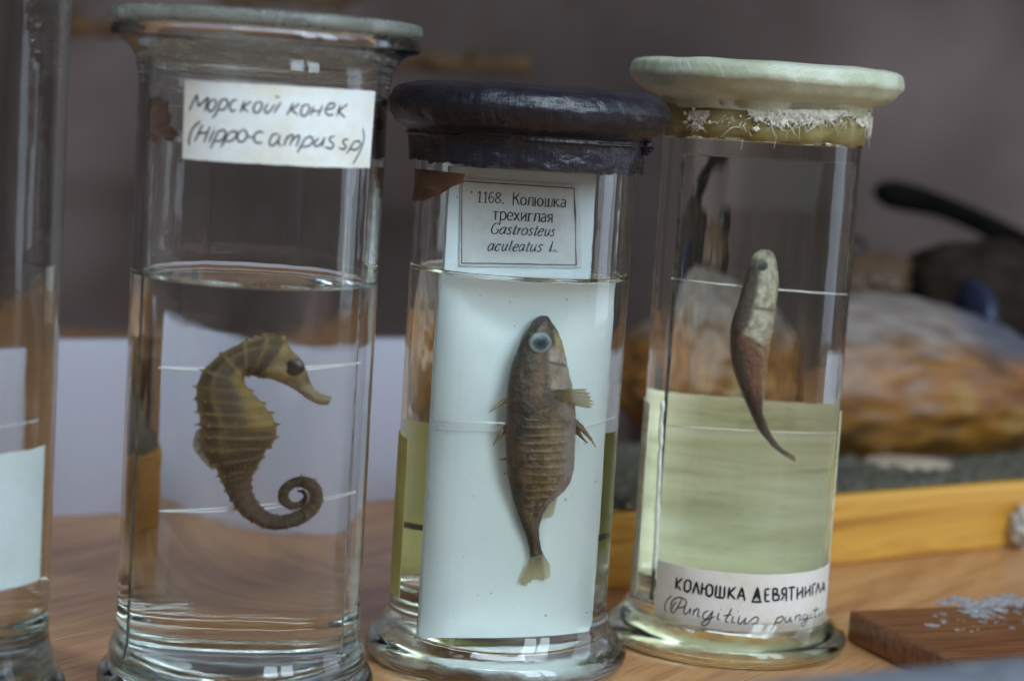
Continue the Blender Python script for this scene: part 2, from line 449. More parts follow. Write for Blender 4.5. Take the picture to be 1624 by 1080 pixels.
# ------------------------------------------------------------------ jars
def vessel_geo(ctr, R, Rf, Rr, H, wall, base, fl, level):
    Ri = R - wall; q = fl / 0.0105
    out = [(Rf - 0.0035, 0.0), (Rf - 0.0012, 0.0006 * q), (Rf - 0.0001, 0.0026 * q), (Rf, 0.0046 * q), (Rf - 0.0008, 0.0068 * q), (Rf - 0.0024, fl - 0.0016),
           (R + 0.0016, fl + 0.0016), (R + 0.0004, fl + 0.0050), (R, fl + 0.0085)]
    out = list(map(tuple, catmull(out, 34)))
    nst = 14
    out += [(R, z) for z in np.linspace(fl + 0.014, H - 0.0165, nst)]
    top = [(R, H - 0.0145), (R + 0.0004, H - 0.0110), (R + 0.0014, H - 0.0070), (Rr - 0.0032, H - 0.0042), (Rr - 0.0006, H - 0.0034), (Rr, H - 0.0022), (Rr - 0.0005, H - 0.0006), (Rr - 0.0018, H),
           (Ri + 0.0030, H), (Ri + 0.0010, H - 0.0016), (Ri + 0.0002, H - 0.006), (Ri, H - 0.012)]
    out += list(map(tuple, catmull(top, 40)))
    zz = sorted(list(np.linspace(H - 0.018, base + 0.011, nst)) + [level + 0.0011, level + 0.0012], reverse=True)
    out += [(Ri, z) for z in zz]
    bot = [(Ri, base + 0.009), (Ri - 0.0004, base + 0.0052), (Ri - 0.0022, base + 0.0020), (Ri - 0.0065, base + 0.0004), (Ri * 0.4, base), (0, base)]
    out += list(map(tuple, catmull(bot, 22)))
    out[-1] = (0, out[-1][1])
    und = catmull([(0, 0.0016), (Rf * 0.5, 0.0014), (Rf - 0.0075, 0.0009), (Rf - 0.0052, 0.0001)], 10)
    und[0][0] = 0
    prof = list(map(tuple, und)) + out
    return lathe_geo(prof, ctr, 144)
def vessel(parent, ctr, R, Rf, Rr, H, wall, base, fl, mat, level):
    v, f, uv = vessel_geo(ctr, R, Rf, Rr, H, wall, base, fl, level)
    cols = []
    for p in v:
        r = sqrt((p[0] - ctr[0]) ** 2 + (p[1] - ctr[1]) ** 2); z = p[2] - ctr[2]
        wet = r < R - wall + 0.0001 and base - 0.0002 < z < level + 0.00115
        cols.append((1, 1, 1) if wet else (0, 0, 0))
    return recalc(obj('vessel', v, f, M[mat], parent, colors=cols))
def liquid(parent, ctr, R, wall, base, level, mat):
    r = R - wall + 0.0005
    ri = R - wall
    prof = [(0, base - 0.0005)] + [tuple(p) for p in catmull([(r * 0.4, base - 0.0005), (ri - 0.0062, base - 0.0001), (ri - 0.0018, base + 0.0016), (r - 0.0004, base + 0.0050), (r, base + 0.009)], 16)]
    prof += [(r, z) for z in np.linspace(base + 0.012, level + 0.0008, 14)]
    nb = 1 + (len(prof) - 1) * 144
    prof += [tuple(p) for p in catmull([(r, level + 0.0014), (ri - 0.0002, level + 0.0012), (ri - 0.0007, level + 0.0005), (ri - 0.0018, level + 0.0001), (ri - 0.004, level), (ri * 0.5, level), (0, level)], 24)]
    prof[-1] = (0, level)
    v, f, uv = lathe_geo(prof, ctr, 144)
    return recalc(obj('liquid', v, f, M[mat], parent, colors=[(0, 0, 0)] * nb + [(1, 1, 1)] * (len(v) - nb)))
def cyl_hit(x, y, ctr, R):
    d = ray(x, y); dx, dy = d.x, d.y; ox, oy = C.x - ctr[0], C.y - ctr[1]
    a = dx * dx + dy * dy; b = ox * dx + oy * dy; c = ox * ox + oy * oy - R * R
    q = b * b - a * c
    t = (-b - sqrt(q)) / a if q > 0 else -b / a
    p = C + d * t
    return atan2(p.y - ctr[1], p.x - ctr[0]), p.z - ctr[2]
def cyl_patch(name, ctr, r0, r1, q, mat, parent, nu=48, nv=10, wob=0.0, rough_edge=0.0):
    """q: four (phi,z) corners TL TR BR BL; closed curved sheet between radii r0 and r1"""
    q = [np.array(x) for x in q]; v = []; f = []
    for lay, r in enumerate((r1, r0)):
        for j in range(nv + 1):
            for i in range(nu + 1):
                a, b = i / nu, j / nv
                p = (q[0] * (1 - a) + q[1] * a) * (1 - b) + (q[3] * (1 - a) + q[2] * a) * b
                rr = r
                if wob:
                    rr += wob * (0.5 + 0.5 * noise.noise(Vector((p[0] * 9, p[1] * 300, 1.0)))) * (1 if lay == 0 else 1)
                zz = p[1]
                if rough_edge and j in (0, nv): zz += rough_edge * noise.noise(Vector((p[0] * 60, j, 3.0)))
                v.append((ctr[0] + rr * cos(p[0]), ctr[1] + rr * sin(p[0]), ctr[2] + zz))
    N = (nu + 1) * (nv + 1); idx = lambda i, j, l: l * N + j * (nu + 1) + i
    for j in range(nv):
        for i in range(nu):
            f.append((idx(i, j, 0), idx(i, j + 1, 0), idx(i + 1, j + 1, 0), idx(i + 1, j, 0)))
            f.append((idx(i, j, 1), idx(i + 1, j, 1), idx(i + 1, j + 1, 1), idx(i, j + 1, 1)))
    for i in range(nu):
        f.append((idx(i, 0, 0), idx(i + 1, 0, 0), idx(i + 1, 0, 1), idx(i, 0, 1)))
        f.append((idx(i, nv, 0), idx(i, nv, 1), idx(i + 1, nv, 1), idx(i + 1, nv, 0)))
    for j in range(nv):
        f.append((idx(0, j, 0), idx(0, j, 1), idx(0, j + 1, 1), idx(0, j + 1, 0)))
        f.append((idx(nu, j, 0), idx(nu, j + 1, 0), idx(nu, j + 1, 1), idx(nu, j, 1)))
    return sharpen(recalc(obj(name, v, f, mat, parent)), 50)
def ribbon(mb, pts2, width, to3d, smooth=True, nib=None, step=0.0004, taper=0.6):
    """ink stroke: flat ribbon around a 2-D polyline (metres on the sheet) lifted on the sheet by to3d(u, v)"""
    P = np.asarray(pts2, float)
    if len(P) == 1: P = np.vstack([P, P + [width * 0.3, width * 0.3]])
    if smooth and len(P) > 2: P = catmull(P, len(P) * 10)
    L = np.linalg.norm(np.diff(P, axis=0), axis=1).sum(); n = max(3, int(L / step) + 2)
    P = even(P, n)
    T = np.gradient(P, axis=0); T /= np.maximum(np.linalg.norm(T, axis=1), 1e-12)[:, None]
    Nn = np.stack([-T[:, 1], T[:, 0]], 1)
    v = []; f = []
    for i in range(n):
        wd = width if nib is None else nib(T[i])
        e = min(i, n - 1 - i) / 2.0
        if e < 1: wd *= taper + (1 - taper) * e
        wd *= 1 + 0.12 * noise.noise(Vector((P[i][0] * 2500, P[i][1] * 2500, 5)))
        for s in (-1, 1): 
            q = P[i] + Nn[i] * (s * wd / 2); v.append(to3d(q[0], q[1]))
    for i in range(n - 1): f.append((2 * i, 2 * i + 1, 2 * i + 3, 2 * i + 2))
    mb.add(v, f)

# --- positions on the table (centres of the jar feet)
def foot(x, y): p = on_z(x, y, 0.005); return Vector((p.x, p.y, 0))
J1, J2, J3, J0 = foot(375, 1062), foot(787, 1010), foot(1151, 985), foot(-128, 1078)
R1, R2, R3, R0_ = 0.0295, 0.0289, 0.0273, 0.0290
W = 0.0024
GJ = 'specimen jars standing in a row'
def z_at(J, x, y):
    """height above the table where the pixel ray passes the jar's axis plane"""
    return at_depth(x, y, J.y).z
# jar with the seahorse
H1 = z_at(J1, 424, 50)
jar1 = thing('specimen_jar', J1, 'tall clear glass jar with frosted rim and handwritten label, holding the seahorse', 'jar', GJ)
L1 = z_at(J1, 404, 442)
vessel(jar1, J1, R1, 0.0336, 0.0366, H1, W, 0.0080, 0.0098, 'glass', L1)
liquid(jar1, J1, R1, W, 0.0080, L1, 'liquid_clear')
lv, lf, _ = lathe_geo([(0, 0)] + [tuple(p) for p in catmull([(0.030, 0), (0.0352, 0.0), (0.0366, 0.0004), (0.0369, 0.0014), (0.0366, 0.0026), (0.0356, 0.0032), (0.0335, 0.0033)], 16)] + [(0, 0.0033)],
                      J1 + Vector((0, 0, H1 + 0.0003)), 128, disp=lambda a, i, r, z: (0.0002 * noise.noise(Vector((cos(a) * 9, sin(a) * 9, z * 900))), 0))
recalc(obj('lid', lv, lf, M['frost'], jar1))
q = [cyl_hit(x, y, J1, R1) for x, y in ((294, 127), (594, 145), (585, 267), (290, 252))]
lab = cyl_patch('label', J1, R1 + 0.00004, R1 + 0.00022, q, M['paper'], jar1, 40, 12, 0.0, 0.0002)
def cyl3d(J, R): return lambda u, z: (J.x + R * cos(u / R), J.y + R * sin(u / R), J.z + z)
def px_strokes(mb, strokes, off, sc, J, R, wd, smooth=True, nib=None):
    to = cyl3d(J, R)
    for s in strokes:
        pts = []
        for (x, y) in s:
            ph, z = cyl_hit(off[0] + x / sc, off[1] + y / sc, J, R); pts.append((ph * R, z))
        ribbon(mb, pts, wd, to, smooth, nib)
S1 = [[(95, 315), (155, 192), (165, 284), (244, 210), (213, 319)], [(285, 228), (255, 245), (238, 298), (258, 322), (290, 290), (300, 245), (285, 228)],
 [(338, 228), (302, 330), (270, 372)], [(330, 245), (372, 226), (388, 255), (368, 300), (318, 312)], [(458, 238), (428, 236), (404, 280), (416, 318), (452, 308)],
 [(515, 238), (484, 328)], [(566, 243), (500, 290), (540, 326)], [(632, 248), (597, 262), (583, 312), (610, 332), (642, 300), (646, 258), (632, 248)],
 [(692, 258), (668, 312), (690, 332), (748, 268)], [(792, 250), (764, 292), (738, 334)], [(754, 202), (764, 217), (778, 206)],
 [(886, 255), (836, 350)], [(932, 260), (870, 310), (920, 346)], [(988, 266), (952, 286), (944, 344), (970, 356), (1000, 322), (1006, 282), (988, 266)],
 [(1042, 280), (1012, 352)], [(1022, 320), (1082, 316)], [(1108, 275), (1070, 356)], [(1135, 308), (1190, 292), (1196, 262), (1160, 264), (1128, 312), (1145, 347), (1192, 344)],
 [(1242, 270), (1214, 357)], [(1296, 265), (1225, 320), (1276, 366)],
 [(182, 394), (122, 450), (94, 540), (100, 582)], [(198, 420), (138, 546)], [(158, 487), (236, 480)], [(254, 432), (208, 557)], [(288, 458), (244, 555)], [(290, 434), (292, 440)],
 [(318, 465), (258, 602)], [(314, 478), (356, 460), (372, 490), (340, 540), (292, 546)], [(402, 475), (335, 592)], [(400, 482), (442, 470), (456, 500), (420, 540), (372, 550)],
 [(494, 460), (462, 500), (470, 546), (510, 545), (536, 500), (518, 464), (494, 460)], [(535, 508), (582, 520)], [(662, 482), (620, 474), (588, 510), (600, 556), (652, 556)],
 [(772, 490), (726, 500), (703, 560), (726, 580), (770, 540), (785, 495)], [(785, 495), (770, 560), (796, 582)], [(842, 505), (812, 582)], [(828, 535), (870, 496), (882, 512), (858, 582)], [(874, 542), (920, 502), (932, 518), (905, 588)],
 [(978, 520), (914, 634)], [(974, 530), (1012, 510), (1036, 542), (1005, 580), (948, 590)], [(1078, 520), (1044, 562), (1060, 586), (1100, 560), (1124, 515)], [(1124, 515), (1100, 588)],
 [(1198, 508), (1160, 520), (1164, 545), (1190, 568), (1174, 602), (1122, 590)], [(1302, 530), (1262, 540), (1265, 565), (1286, 585), (1265, 608), (1232, 595)],
 [(1348, 545), (1288, 642)], [(1343, 552), (1380, 545), (1396, 572), (1360, 610), (1318, 605)], [(1412, 448), (1421, 520), (1400, 602), (1338, 717)]]
mb = MB(); straight = {0, 5, 6, 11, 12, 14, 15, 16, 18, 19}
for k, s in enumerate(S1):
    px_strokes(mb, [s], (280, 110), 1624 / 340, J1, R1 + 0.00030, 0.00042, k not in straight)
ORG[lab] = ORG[jar1]
mb.build('lettering', M['ink'], lab, False)

# jar with the three-spined fish
z2 = lambda y: z_at(J2, 0.0576 * 0 + 787 + (1010 - y) * 0.061, y)
jar2 = thing('specimen_jar', J2, 'glass jar sealed with a bulging black waxed lid, white plate inside', 'jar', GJ)
H2 = z2(168)
L2 = z2(434)
vessel(jar2, J2, R2, 0.0350, 0.0330, H2, W, 0.0042, 0.0088, 'glass_yellow', L2)
liquid(jar2, J2, R2, W, 0.0042, L2, 'liquid_olive')
zt, zb, zs = z2(142), z2(200), z2(263)      # lid top, underside of the bulge, skirt edge
def wax_disp(a, i, r, z):
    k = noise.noise(Vector((cos(a) * 2.2, sin(a) * 2.2, z * 90))) * 0.0007 + noise.noise(Vector((cos(a) * 9, sin(a) * 9, z * 500))) * 0.00022
    dz = 0.0
    if z < zb - 0.002:
        t = min(1, (zb - 0.002 - z) / (zb - 0.002 - zs))
        dz = t * (0.0011 * noise.noise(Vector((cos(a) * 7, sin(a) * 7, 2))) + 0.0006 * noise.noise(Vector((cos(a) * 23, sin(a) * 23, 2))))
        k += t * t * 0.0005 * noise.noise(Vector((cos(a) * 14, sin(a) * 14, 8)))
    return k * min(1, r / 0.02), dz + (0.0005 * noise.noise(Vector((r * cos(a) * 80, r * sin(a) * 80, 0))) if r < 0.034 and z > zb else 0)
Rl = 0.0368
mid = (zt + zb) / 2
wprof = [(0, zt + 0.0012), (0.012, zt + 0.0012), (0.022, zt + 0.0010)] + [tuple(p) for p in catmull(
    [(0.030, zt + 0.0006), (0.0345, zt - 0.0008), (Rl - 0.0003, zt - 0.0036), (Rl, mid - 0.0008), (Rl - 0.0008, zb + 0.0018), (0.0344, zb - 0.0004), (0.0324, zb - 0.0016), (0.0312, zb - 0.0024), (0.0314, zb - 0.0034), (0.0308, zb - 0.0042), (0.0306, zs + 0.0028), (0.0305, zs + 0.001), (0.0304, zs)], 60)]
wprof += [(0.0298, zs + 0.0003), (R2 + 0.0004, zs + 0.003), (R2 + 0.0004, zb), (0.0335, zb + 0.001), (0.0335, zt - 0.001), (0, zt - 0.001)]
v, f, uv = lathe_geo([(r, z) for r, z in wprof], J2, 220, disp=wax_disp)
lid2 = recalc(obj('waxed_lid', v, f, M['black_wax'], jar2, uvs=uv))
ORG[lid2] = ORG[jar2]
mb = MB()                                              # the tied knot hanging at the right of the lid
ph0, zk = cyl_hit(1028, 232, J2, 0.0318)
for k in range(9):
    a = ph0 + random.uniform(-0.05, 0.09); z = zk + random.uniform(-0.0012, 0.0012); pts = []
    for s in range(6):
        pts.append((J2.x + (0.0316 + 0.0012 * sin(s * 1.1 + k)) * cos(a + 0.016 * s * random.uniform(0.5, 1)), J2.y + (0.0316 + 0.0010 * s * 0.5) * sin(a), z - 0.0004 * s * random.uniform(-0.6, 1.2)))
    mb.add(*tube_geo(pts, 0.00042, 6))
mb.build('knot', M['black_wax'], lid2)
# torn brown flap and dark scrap below the skirt (stuck on the outside of the neck)
def scrap(name, poly, J, R, mat, parent, off=(0, 0), th=0.0004):
    """ragged flat piece with outline poly (photo pixels) lying on the jar wall"""
    pts = [cyl_hit(x, y, J, R) for x, y in poly]
    n = len(pts); cx = sum(p[0] for p in pts) / n; cz = sum(p[1] for p in pts) / n
    v = []; f = []
    for lay, r in ((0, R + th), (1, R)):
        v.append((J.x + (r + 0.0005 * (1 - lay)) * cos(cx), J.y + (r + 0.0005 * (1 - lay)) * sin(cx), cz))
        for (a, z) in pts: v.append((J.x + r * cos(a), J.y + r * sin(a), z))
    for i in range(n):
        a, b = 1 + i, 1 + (i + 1) % n
        f.append((0, a, b)); f.append((n + 1, n + 1 + b, n + 1 + a)); f.append((a, n + 1 + a, n + 1 + b, b))
    return recalc(obj(name, v, f, mat, parent, False))
scrap('torn_flap', [(660, 268), (700, 272), (738, 276), (736, 290), (718, 296), (700, 308), (684, 312), (676, 318), (660, 320), (655, 316), (660, 296)], J2, R2 + 0.0003, M['brown_scrap'], lid2)
# yellowed paper label glued round the back
zA, zB = z2(693), z2(940)
cyl_patch('back_label', J2, R2 + 0.00005, R2 + 0.0003, [(radians(222 - 15), zA), (radians(40), zA), (radians(40), zB), (radians(222 - 15), zB)], M['paper_yellow'], jar2, 60, 8, 0.0001, 0.0003)
zS0, zS1 = z2(858), z2(868)
cyl_patch('label_stripe', J2, R2 - 0.00002, R2 + 0.00003, [(radians(200), zS0), (radians(60), zS0), (radians(60), zS1), (radians(200), zS1)], M['dark_scrap'], jar2, 60, 2)

# jar with the nine-spined fish
jar3 = thing('specimen_jar', J3, 'glass jar topped with pale greenish gauze cover, yellow liquid and inked label at its foot', 'jar', GJ)
z3 = lambda y: z_at(J3, 1151 + (985 - y) * 0.07, y)
H3 = z3(128)
L3 = z3(226)
vessel(jar3, J3, R3, 0.0340, 0.0330, H3, W, 0.0100, 0.0078, 'glass_yellow', L3)
liquid(jar3, J3, R3, W, 0.0100, L3, 'liquid_yellow')
zt, zb, zs = z3(106), z3(154), z3(222)
def gz_disp(a, i, r, z):
    return (noise.noise(Vector((cos(a) * 2, sin(a) * 2, z * 60))) * 0.0009 + 0.00035 * noise.noise(Vector((cos(a) * 9, sin(a) * 9, z * 300)))) * min(1, r / 0.02), 0.0004 * noise.noise(Vector((r * cos(a) * 70, r * sin(a) * 70, 4)))
gprof = [(0, zt), (0.015, zt), (0.026, zt + 0.0003)] + [tuple(p) for p in catmull(
    [(0.0325, zt + 0.0006), (0.0362, zt - 0.0003), (0.03725, zt - 0.0026), (0.0372, (zt + zb) / 2), (0.0364, zb + 0.0030), (0.0345, zb + 0.0009), (0.0318, zb - 0.0004), (0.0296, zb - 0.0012), (0.0288, zb - 0.0026), (0.0285, zb - 0.0042)], 50)]
gprof += [(0.0280, zb - 0.0042), (0.0280, zb + 0.0015), (0.0335, zb + 0.0015), (0.0335, zt - 0.002), (0, zt - 0.002)]
v, f, uv = lathe_geo(gprof, J3, 200, disp=gz_disp)
lid3 = recalc(obj('gauze_cover', v, f, M['gauze'], jar3, uvs=uv)); ORG[lid3] = ORG[jar3]
# varnish band below the cover
def am_disp(a, i, r, z):
    t = 1 if z < zs + 0.001 else 0
    return 0.0001 * noise.noise(Vector((cos(a) * 8, sin(a) * 8, z * 300))), t * 0.0014 * noise.noise(Vector((cos(a) * 4, sin(a) * 4, 1)))
v, f, uv = lathe_geo([(R3 + 0.0009, zb - 0.001), (R3 + 0.0009, zs + 0.004), (R3 + 0.0006, zs), (R3 + 0.0001, zs), (R3 + 0.0001, zb - 0.001)], J3, 160, closed=True, disp=am_disp)
recalc(obj('varnish_band', v, f, M['amber'], jar3))
mb = MB()
def fray(ph, z, n, spread, L):
    for _ in range(n):
        a = ph + random.gauss(0, spread); zz = z + random.uniform(-0.0012, 0.0016); r = R3 + 0.0011
        da = random.gauss(-0.02, 0.07) * L; dz = -abs(random.gauss(0.0012, 0.0012)) * L; pts = []
        for s in range(6):
            t = s / 5; pts.append((J3.x + (r + 0.0011 * sin(t * 3 + _)) * cos(a + da * t), J3.y + (r + 0.0011 * sin(t * 3 + _)) * sin(a + da * t), zz + dz * t * t + 0.0003 * sin(t * 7 + _)))
        mb.add(*tube_geo(pts, [random.uniform(0.00008, 0.00018) * (1 - 0.6 * s / 5) for s in range(6)], 5))
for (x, y, n, sp, L) in ((1108, 198, 26, 0.030, 0.7), (1175, 196, 9, 0.05, 1.6), (1240, 194, 34, 0.10, 1.5), (1290, 192, 60, 0.12, 1.1), (1330, 190, 26, 0.08, 1.0), (1376, 196, 200, 0.08, 1.2), (1150, 190, 6, 0.05, 0.9)):
    a, z = cyl_hit(x, y, J3, R3 + 0.001); fray(a, z, n, sp, L)
for k in range(60):                                     # crumbs of gauze in the ring of the tie
    a, z = cyl_hit(random.choice([1105, 1200, 1230, 1255, 1275, 1300, 1320, 1375, 1385, 1392]) + random.gauss(0, 10), 192 + random.gauss(0, 8), J3, R3 + 0.001)
    c0 = Vector((J3.x + (R3 + 0.0013) * cos(a), J3.y + (R3 + 0.0013) * sin(a), z)); rr = random.uniform(0.0002, 0.00065)
    bm = bmesh.new(); bmesh.ops.create_icosphere(bm, subdivisions=2, radius=rr)
    v = [c0 + x.co * (1 + 1.3 * noise.noise(x.co * 2600 + Vector((k, 0, 0)))) for x in bm.verts]; f = [tuple(x.index for x in q.verts) for q in bm.faces]; bm.free()
    mb.add(v, f)
for (x0, x1, yt, yb) in ((1092, 1124, 176, 204), (1186, 1345, 174, 206), (1352, 1402, 170, 214)):     # torn flaps of the gauze
    n = int((x1 - x0) / 2.2); K = 7; vv = []; ff = []
    for i in range(n + 1):
        x = x0 + (x1 - x0) * i / n; fr = min(1, 4 * i / n, 4 * (n - i) / n)
        rag = (0.45 + 0.55 * (noise.noise(Vector((x * 0.05, 1, 0))) * 0.5 + 0.5) + 0.40 * noise.noise(Vector((x * 0.31, 2, 0)))) * (0.4 + 0.6 * fr)
        for k in range(K + 1):
            t = k / K; a, z = cyl_hit(x, yt + (yb - yt) * t * rag, J3, R3 + 0.0014)
            r = R3 + 0.0013 + 0.0010 * noise.noise(Vector((x * 0.09, t * 3, 4))) * t + 0.0006 * noise.noise(Vector((x * 0.4, t * 6, 4)))
            vv.append((J3.x + r * cos(a), J3.y + r * sin(a), z))
    for i in range(n):
        for k in range(K): q = i * (K + 1) + k; ff.append((q, q + 1, q + K + 2, q + K + 1))
    m0 = len(vv); vv += [(J3.x + (p[0] - J3.x) * 0.988, J3.y + (p[1] - J3.y) * 0.988, p[2]) for p in vv]
    ff += [tuple(q + m0 for q in reversed(f_)) for f_ in ff]
    mb.add(vv, ff)
mb.build('frayed_edge', M['fringe'], lid3)
# pale paper glued round the back, with its glue line at the left
zA, zB = z3(643), z3(945)
cyl_patch('back_label', J3, R3 + 0.00005, R3 + 0.0003, [(radians(196), zA), (radians(-8), zA + 0.0005), (radians(-8), zB), (radians(196), zB)], M['paper_back'], jar3, 60, 8, 0.0002, 0.0003)
pts = []; rr = []
for k in range(40):
    y = 636 + (905 - 636) * k / 39; x = 1051 - (y - 636) * 0.045 + 1.6 * noise.noise(Vector((k * 0.35, 0, 0)))
    a, z = cyl_hit(x, y, J3, R3 + 0.0001)
    pts.append((J3.x + (R3 + 0.0001) * cos(a), J3.y + (R3 + 0.0001) * sin(a), z)); rr.append(0.0007 * (1 + 0.8 * noise.noise(Vector((k * 0.5, 3, 0)))))
v, f = tube_geo(pts, rr, 8); obj('glue_line', v, f, M['glue'], jar3)
# inked label at the foot
tl, bl = cyl_hit(1046, 887, J3, R3), cyl_hit(1041, 976, J3, R3)
tr, br = cyl_hit(1300, 900, J3, R3), cyl_hit(1294, 992, J3, R3)
ext = 0.55
zT, zBm = tl[1], bl[1]
lab3 = cyl_patch('label', J3, R3 + 0.0004, R3 + 0.0006, [tl, (tr[0] + ext, tr[1]), (tr[0] + ext, br[1]), (tl[0], bl[1])], M['paper_lined'], jar3, 60, 8, 0.0, 0.0002)
ORG[lab3] = ORG[jar3]
S3 = [[(262, 270), (252, 362)], [(305, 278), (258, 325), (295, 372)], [(345, 288), (324, 310), (320, 370), (345, 386), (368, 362), (372, 305), (345, 288)], [(384, 398), (416, 308), (436, 405)],
 [(462, 312), (452, 406)], [(455, 358), (490, 358)], [(515, 322), (492, 345), (492, 405), (515, 420), (540, 398), (540, 342), (515, 322)], [(572, 330), (562, 422)], [(602, 335), (596, 425)], [(636, 340), (630, 430)], [(562, 424), (630, 432)],
 [(672, 345), (660, 438)], [(720, 345), (672, 392), (716, 442)], [(733, 444), (770, 350), (792, 454)], [(745, 412), (785, 416)], [(852, 456), (892, 350), (912, 456)], [(842, 460), (926, 462)], [(868, 440), (890, 380), (896, 440)],
 [(950, 364), (950, 458)], [(950, 364), (986, 360)], [(950, 410), (980, 406)], [(950, 458), (986, 456)], [(1012, 356), (1012, 452)], [(1012, 356), (1044, 362), (1044, 394), (1012, 402)], [(1012, 402), (1058, 408), (1058, 444), (1012, 452)],
 [(1116, 350), (1114, 458)], [(1116, 350), (1082, 362), (1082, 398), (1116, 406)], [(1100, 406), (1075, 452)], [(1132, 352), (1184, 346)], [(1157, 350), (1155, 452)],
 [(1202, 345), (1200, 444)], [(1202, 412), (1238, 372)], [(1242, 340), (1240, 434)], [(1264, 338), (1262, 428)], [(1264, 402), (1297, 360)], [(1300, 330), (1298, 418)], [(1320, 326), (1318, 414)], [(1320, 326), (1345, 318)],
 [(1343, 402), (1364, 314), (1378, 392)], [(1386, 388), (1404, 306), (1416, 376)], [(1391, 362), (1413, 352)]]
mb = MB()
px_strokes(mb, S3, (1020, 860), 1571 / 320, J3, R3 + 0.0007, 0.00062, False)
S3b = [[(222, 412), (186, 450), (167, 502), (178, 542)], [(300, 440), (270, 500), (240, 545)], [(262, 512), (315, 500), (338, 470), (318, 438), (268, 428), (225, 458), (214, 520), (226, 545), (244, 540)], [(225, 520), (240, 480), (262, 462)],
 [(328, 490), (317, 542), (335, 556), (372, 510)], [(372, 508), (362, 562)], [(398, 515), (387, 572)], [(390, 548), (420, 514), (434, 526), (424, 570), (446, 576)],
 [(512, 530), (476, 546), (464, 584), (490, 596), (522, 560), (546, 530)], [(546, 530), (512, 620), (476, 648), (454, 630), (490, 602), (562, 574)], [(592, 545), (577, 594), (602, 598)], [(604, 516), (606, 524)],
 [(692, 510), (655, 580), (638, 610), (665, 620)], [(625, 570), (690, 560)], [(702, 570), (690, 620), (714, 618)], [(738, 532), (740, 540)], [(752, 570), (739, 618), (758, 632), (796, 590)], [(802, 580), (789, 630), (815, 626)],
 [(815, 626), (870, 580), (897, 590), (882, 626), (848, 632)], [(1047, 578), (1020, 640), (984, 692)], [(1036, 596), (1080, 574), (1092, 596), (1060, 622), (1032, 620)],
 [(1112, 575), (1104, 610), (1122, 620), (1150, 580)], [(1152, 575), (1145, 615), (1166, 605)], [(1192, 560), (1180, 612)], [(1185, 588), (1215, 560), (1224, 570), (1215, 605), (1236, 596)],
 [(1272, 555), (1246, 570), (1245, 596), (1266, 590), (1287, 556)], [(1287, 556), (1270, 610), (1246, 652), (1229, 640), (1256, 610), (1302, 585)], [(1312, 545), (1303, 586), (1322, 580)], [(1318, 518), (1319, 524)],
 [(1352, 488), (1335, 570), (1352, 574)], [(1322, 532), (1368, 514)], [(1372, 530), (1365, 566), (1382, 560)], [(1378, 503), (1379, 508)], [(1391, 524), (1388, 556), (1400, 546), (1411, 520)]]
px_strokes(mb, S3b, (1020, 860), 1571 / 320, J3, R3 + 0.0007, 0.00036, True)
ph_e, z_e = cyl_hit(1020 + 1416 / 4.909, 860 + 340 / 4.909, J3, R3)    # last letter, round the corner
to = cyl3d(J3, R3 + 0.0007); u0 = (ph_e + 0.06) * R3
for s in ([(0.0022, 0.0085), (0.0022, -0.0085)], [(0.0022, 0.0085), (0, 0.006), (0, 0.002), (0.0022, 0.0005)], [(0.001, 0.0005), (0, -0.0085)]):
    ribbon(mb, [(u0 + a, z_e + b) for a, b in s], 0.0006, to, False)
mb.build('lettering', M['ink_black'], lab3, False)

# jar cut off by the left edge of the photo
jar0 = thing('specimen_jar', J0, 'blurred glass jar with pale paper round it, cut off at the left edge', 'jar', GJ)
z0 = lambda y: z_at(J0, -128 + (1078 - y) * 0.055, y)
vessel(jar0, J0, R0_, 0.0335, 0.0360, 0.205, W, 0.0105, 0.0098, 'glass', 0.18)
liquid(jar0, J0, R0_, W, 0.0105, 0.18, 'liquid_clear')
tp_ = []
for k in range(40):
    a = radians(-150 + 138 * k / 39); z = cyl_hit(40, 672, J0, R0_)[1] + 0.0006 * sin(a * 1.2)
    tp_.append((J0.x + (R0_ - W - 0.0008) * cos(a), J0.y + (R0_ - W - 0.0008) * sin(a), z))
v, f = tube_geo(tp_, 0.00018, 6); obj('thread', v, f, m_flat('white_string', (0.85, 0.87, 0.86), 0.6), jar0)
zt0, zb0 = cyl_hit(40, 714, J0, R0_)[1], cyl_hit(40, 926, J0, R0_)[1]
cyl_patch('label', J0, R0_ + 0.00005, R0_ + 0.0003, [(radians(-150), zt0), (radians(-12), zt0), (radians(-12), zb0), (radians(-150), zb0)], M['paper_blue'], jar0, 60, 8, 0.0001, 0.0003)
lv, lf, _ = lathe_geo([(0, 0), (0.036, 0), (0.0368, 0.002), (0.036, 0.0048), (0, 0.005)], J0 + Vector((0, 0, 0.2052)), 96)
recalc(obj('lid', lv, lf, M['frost'], jar0))

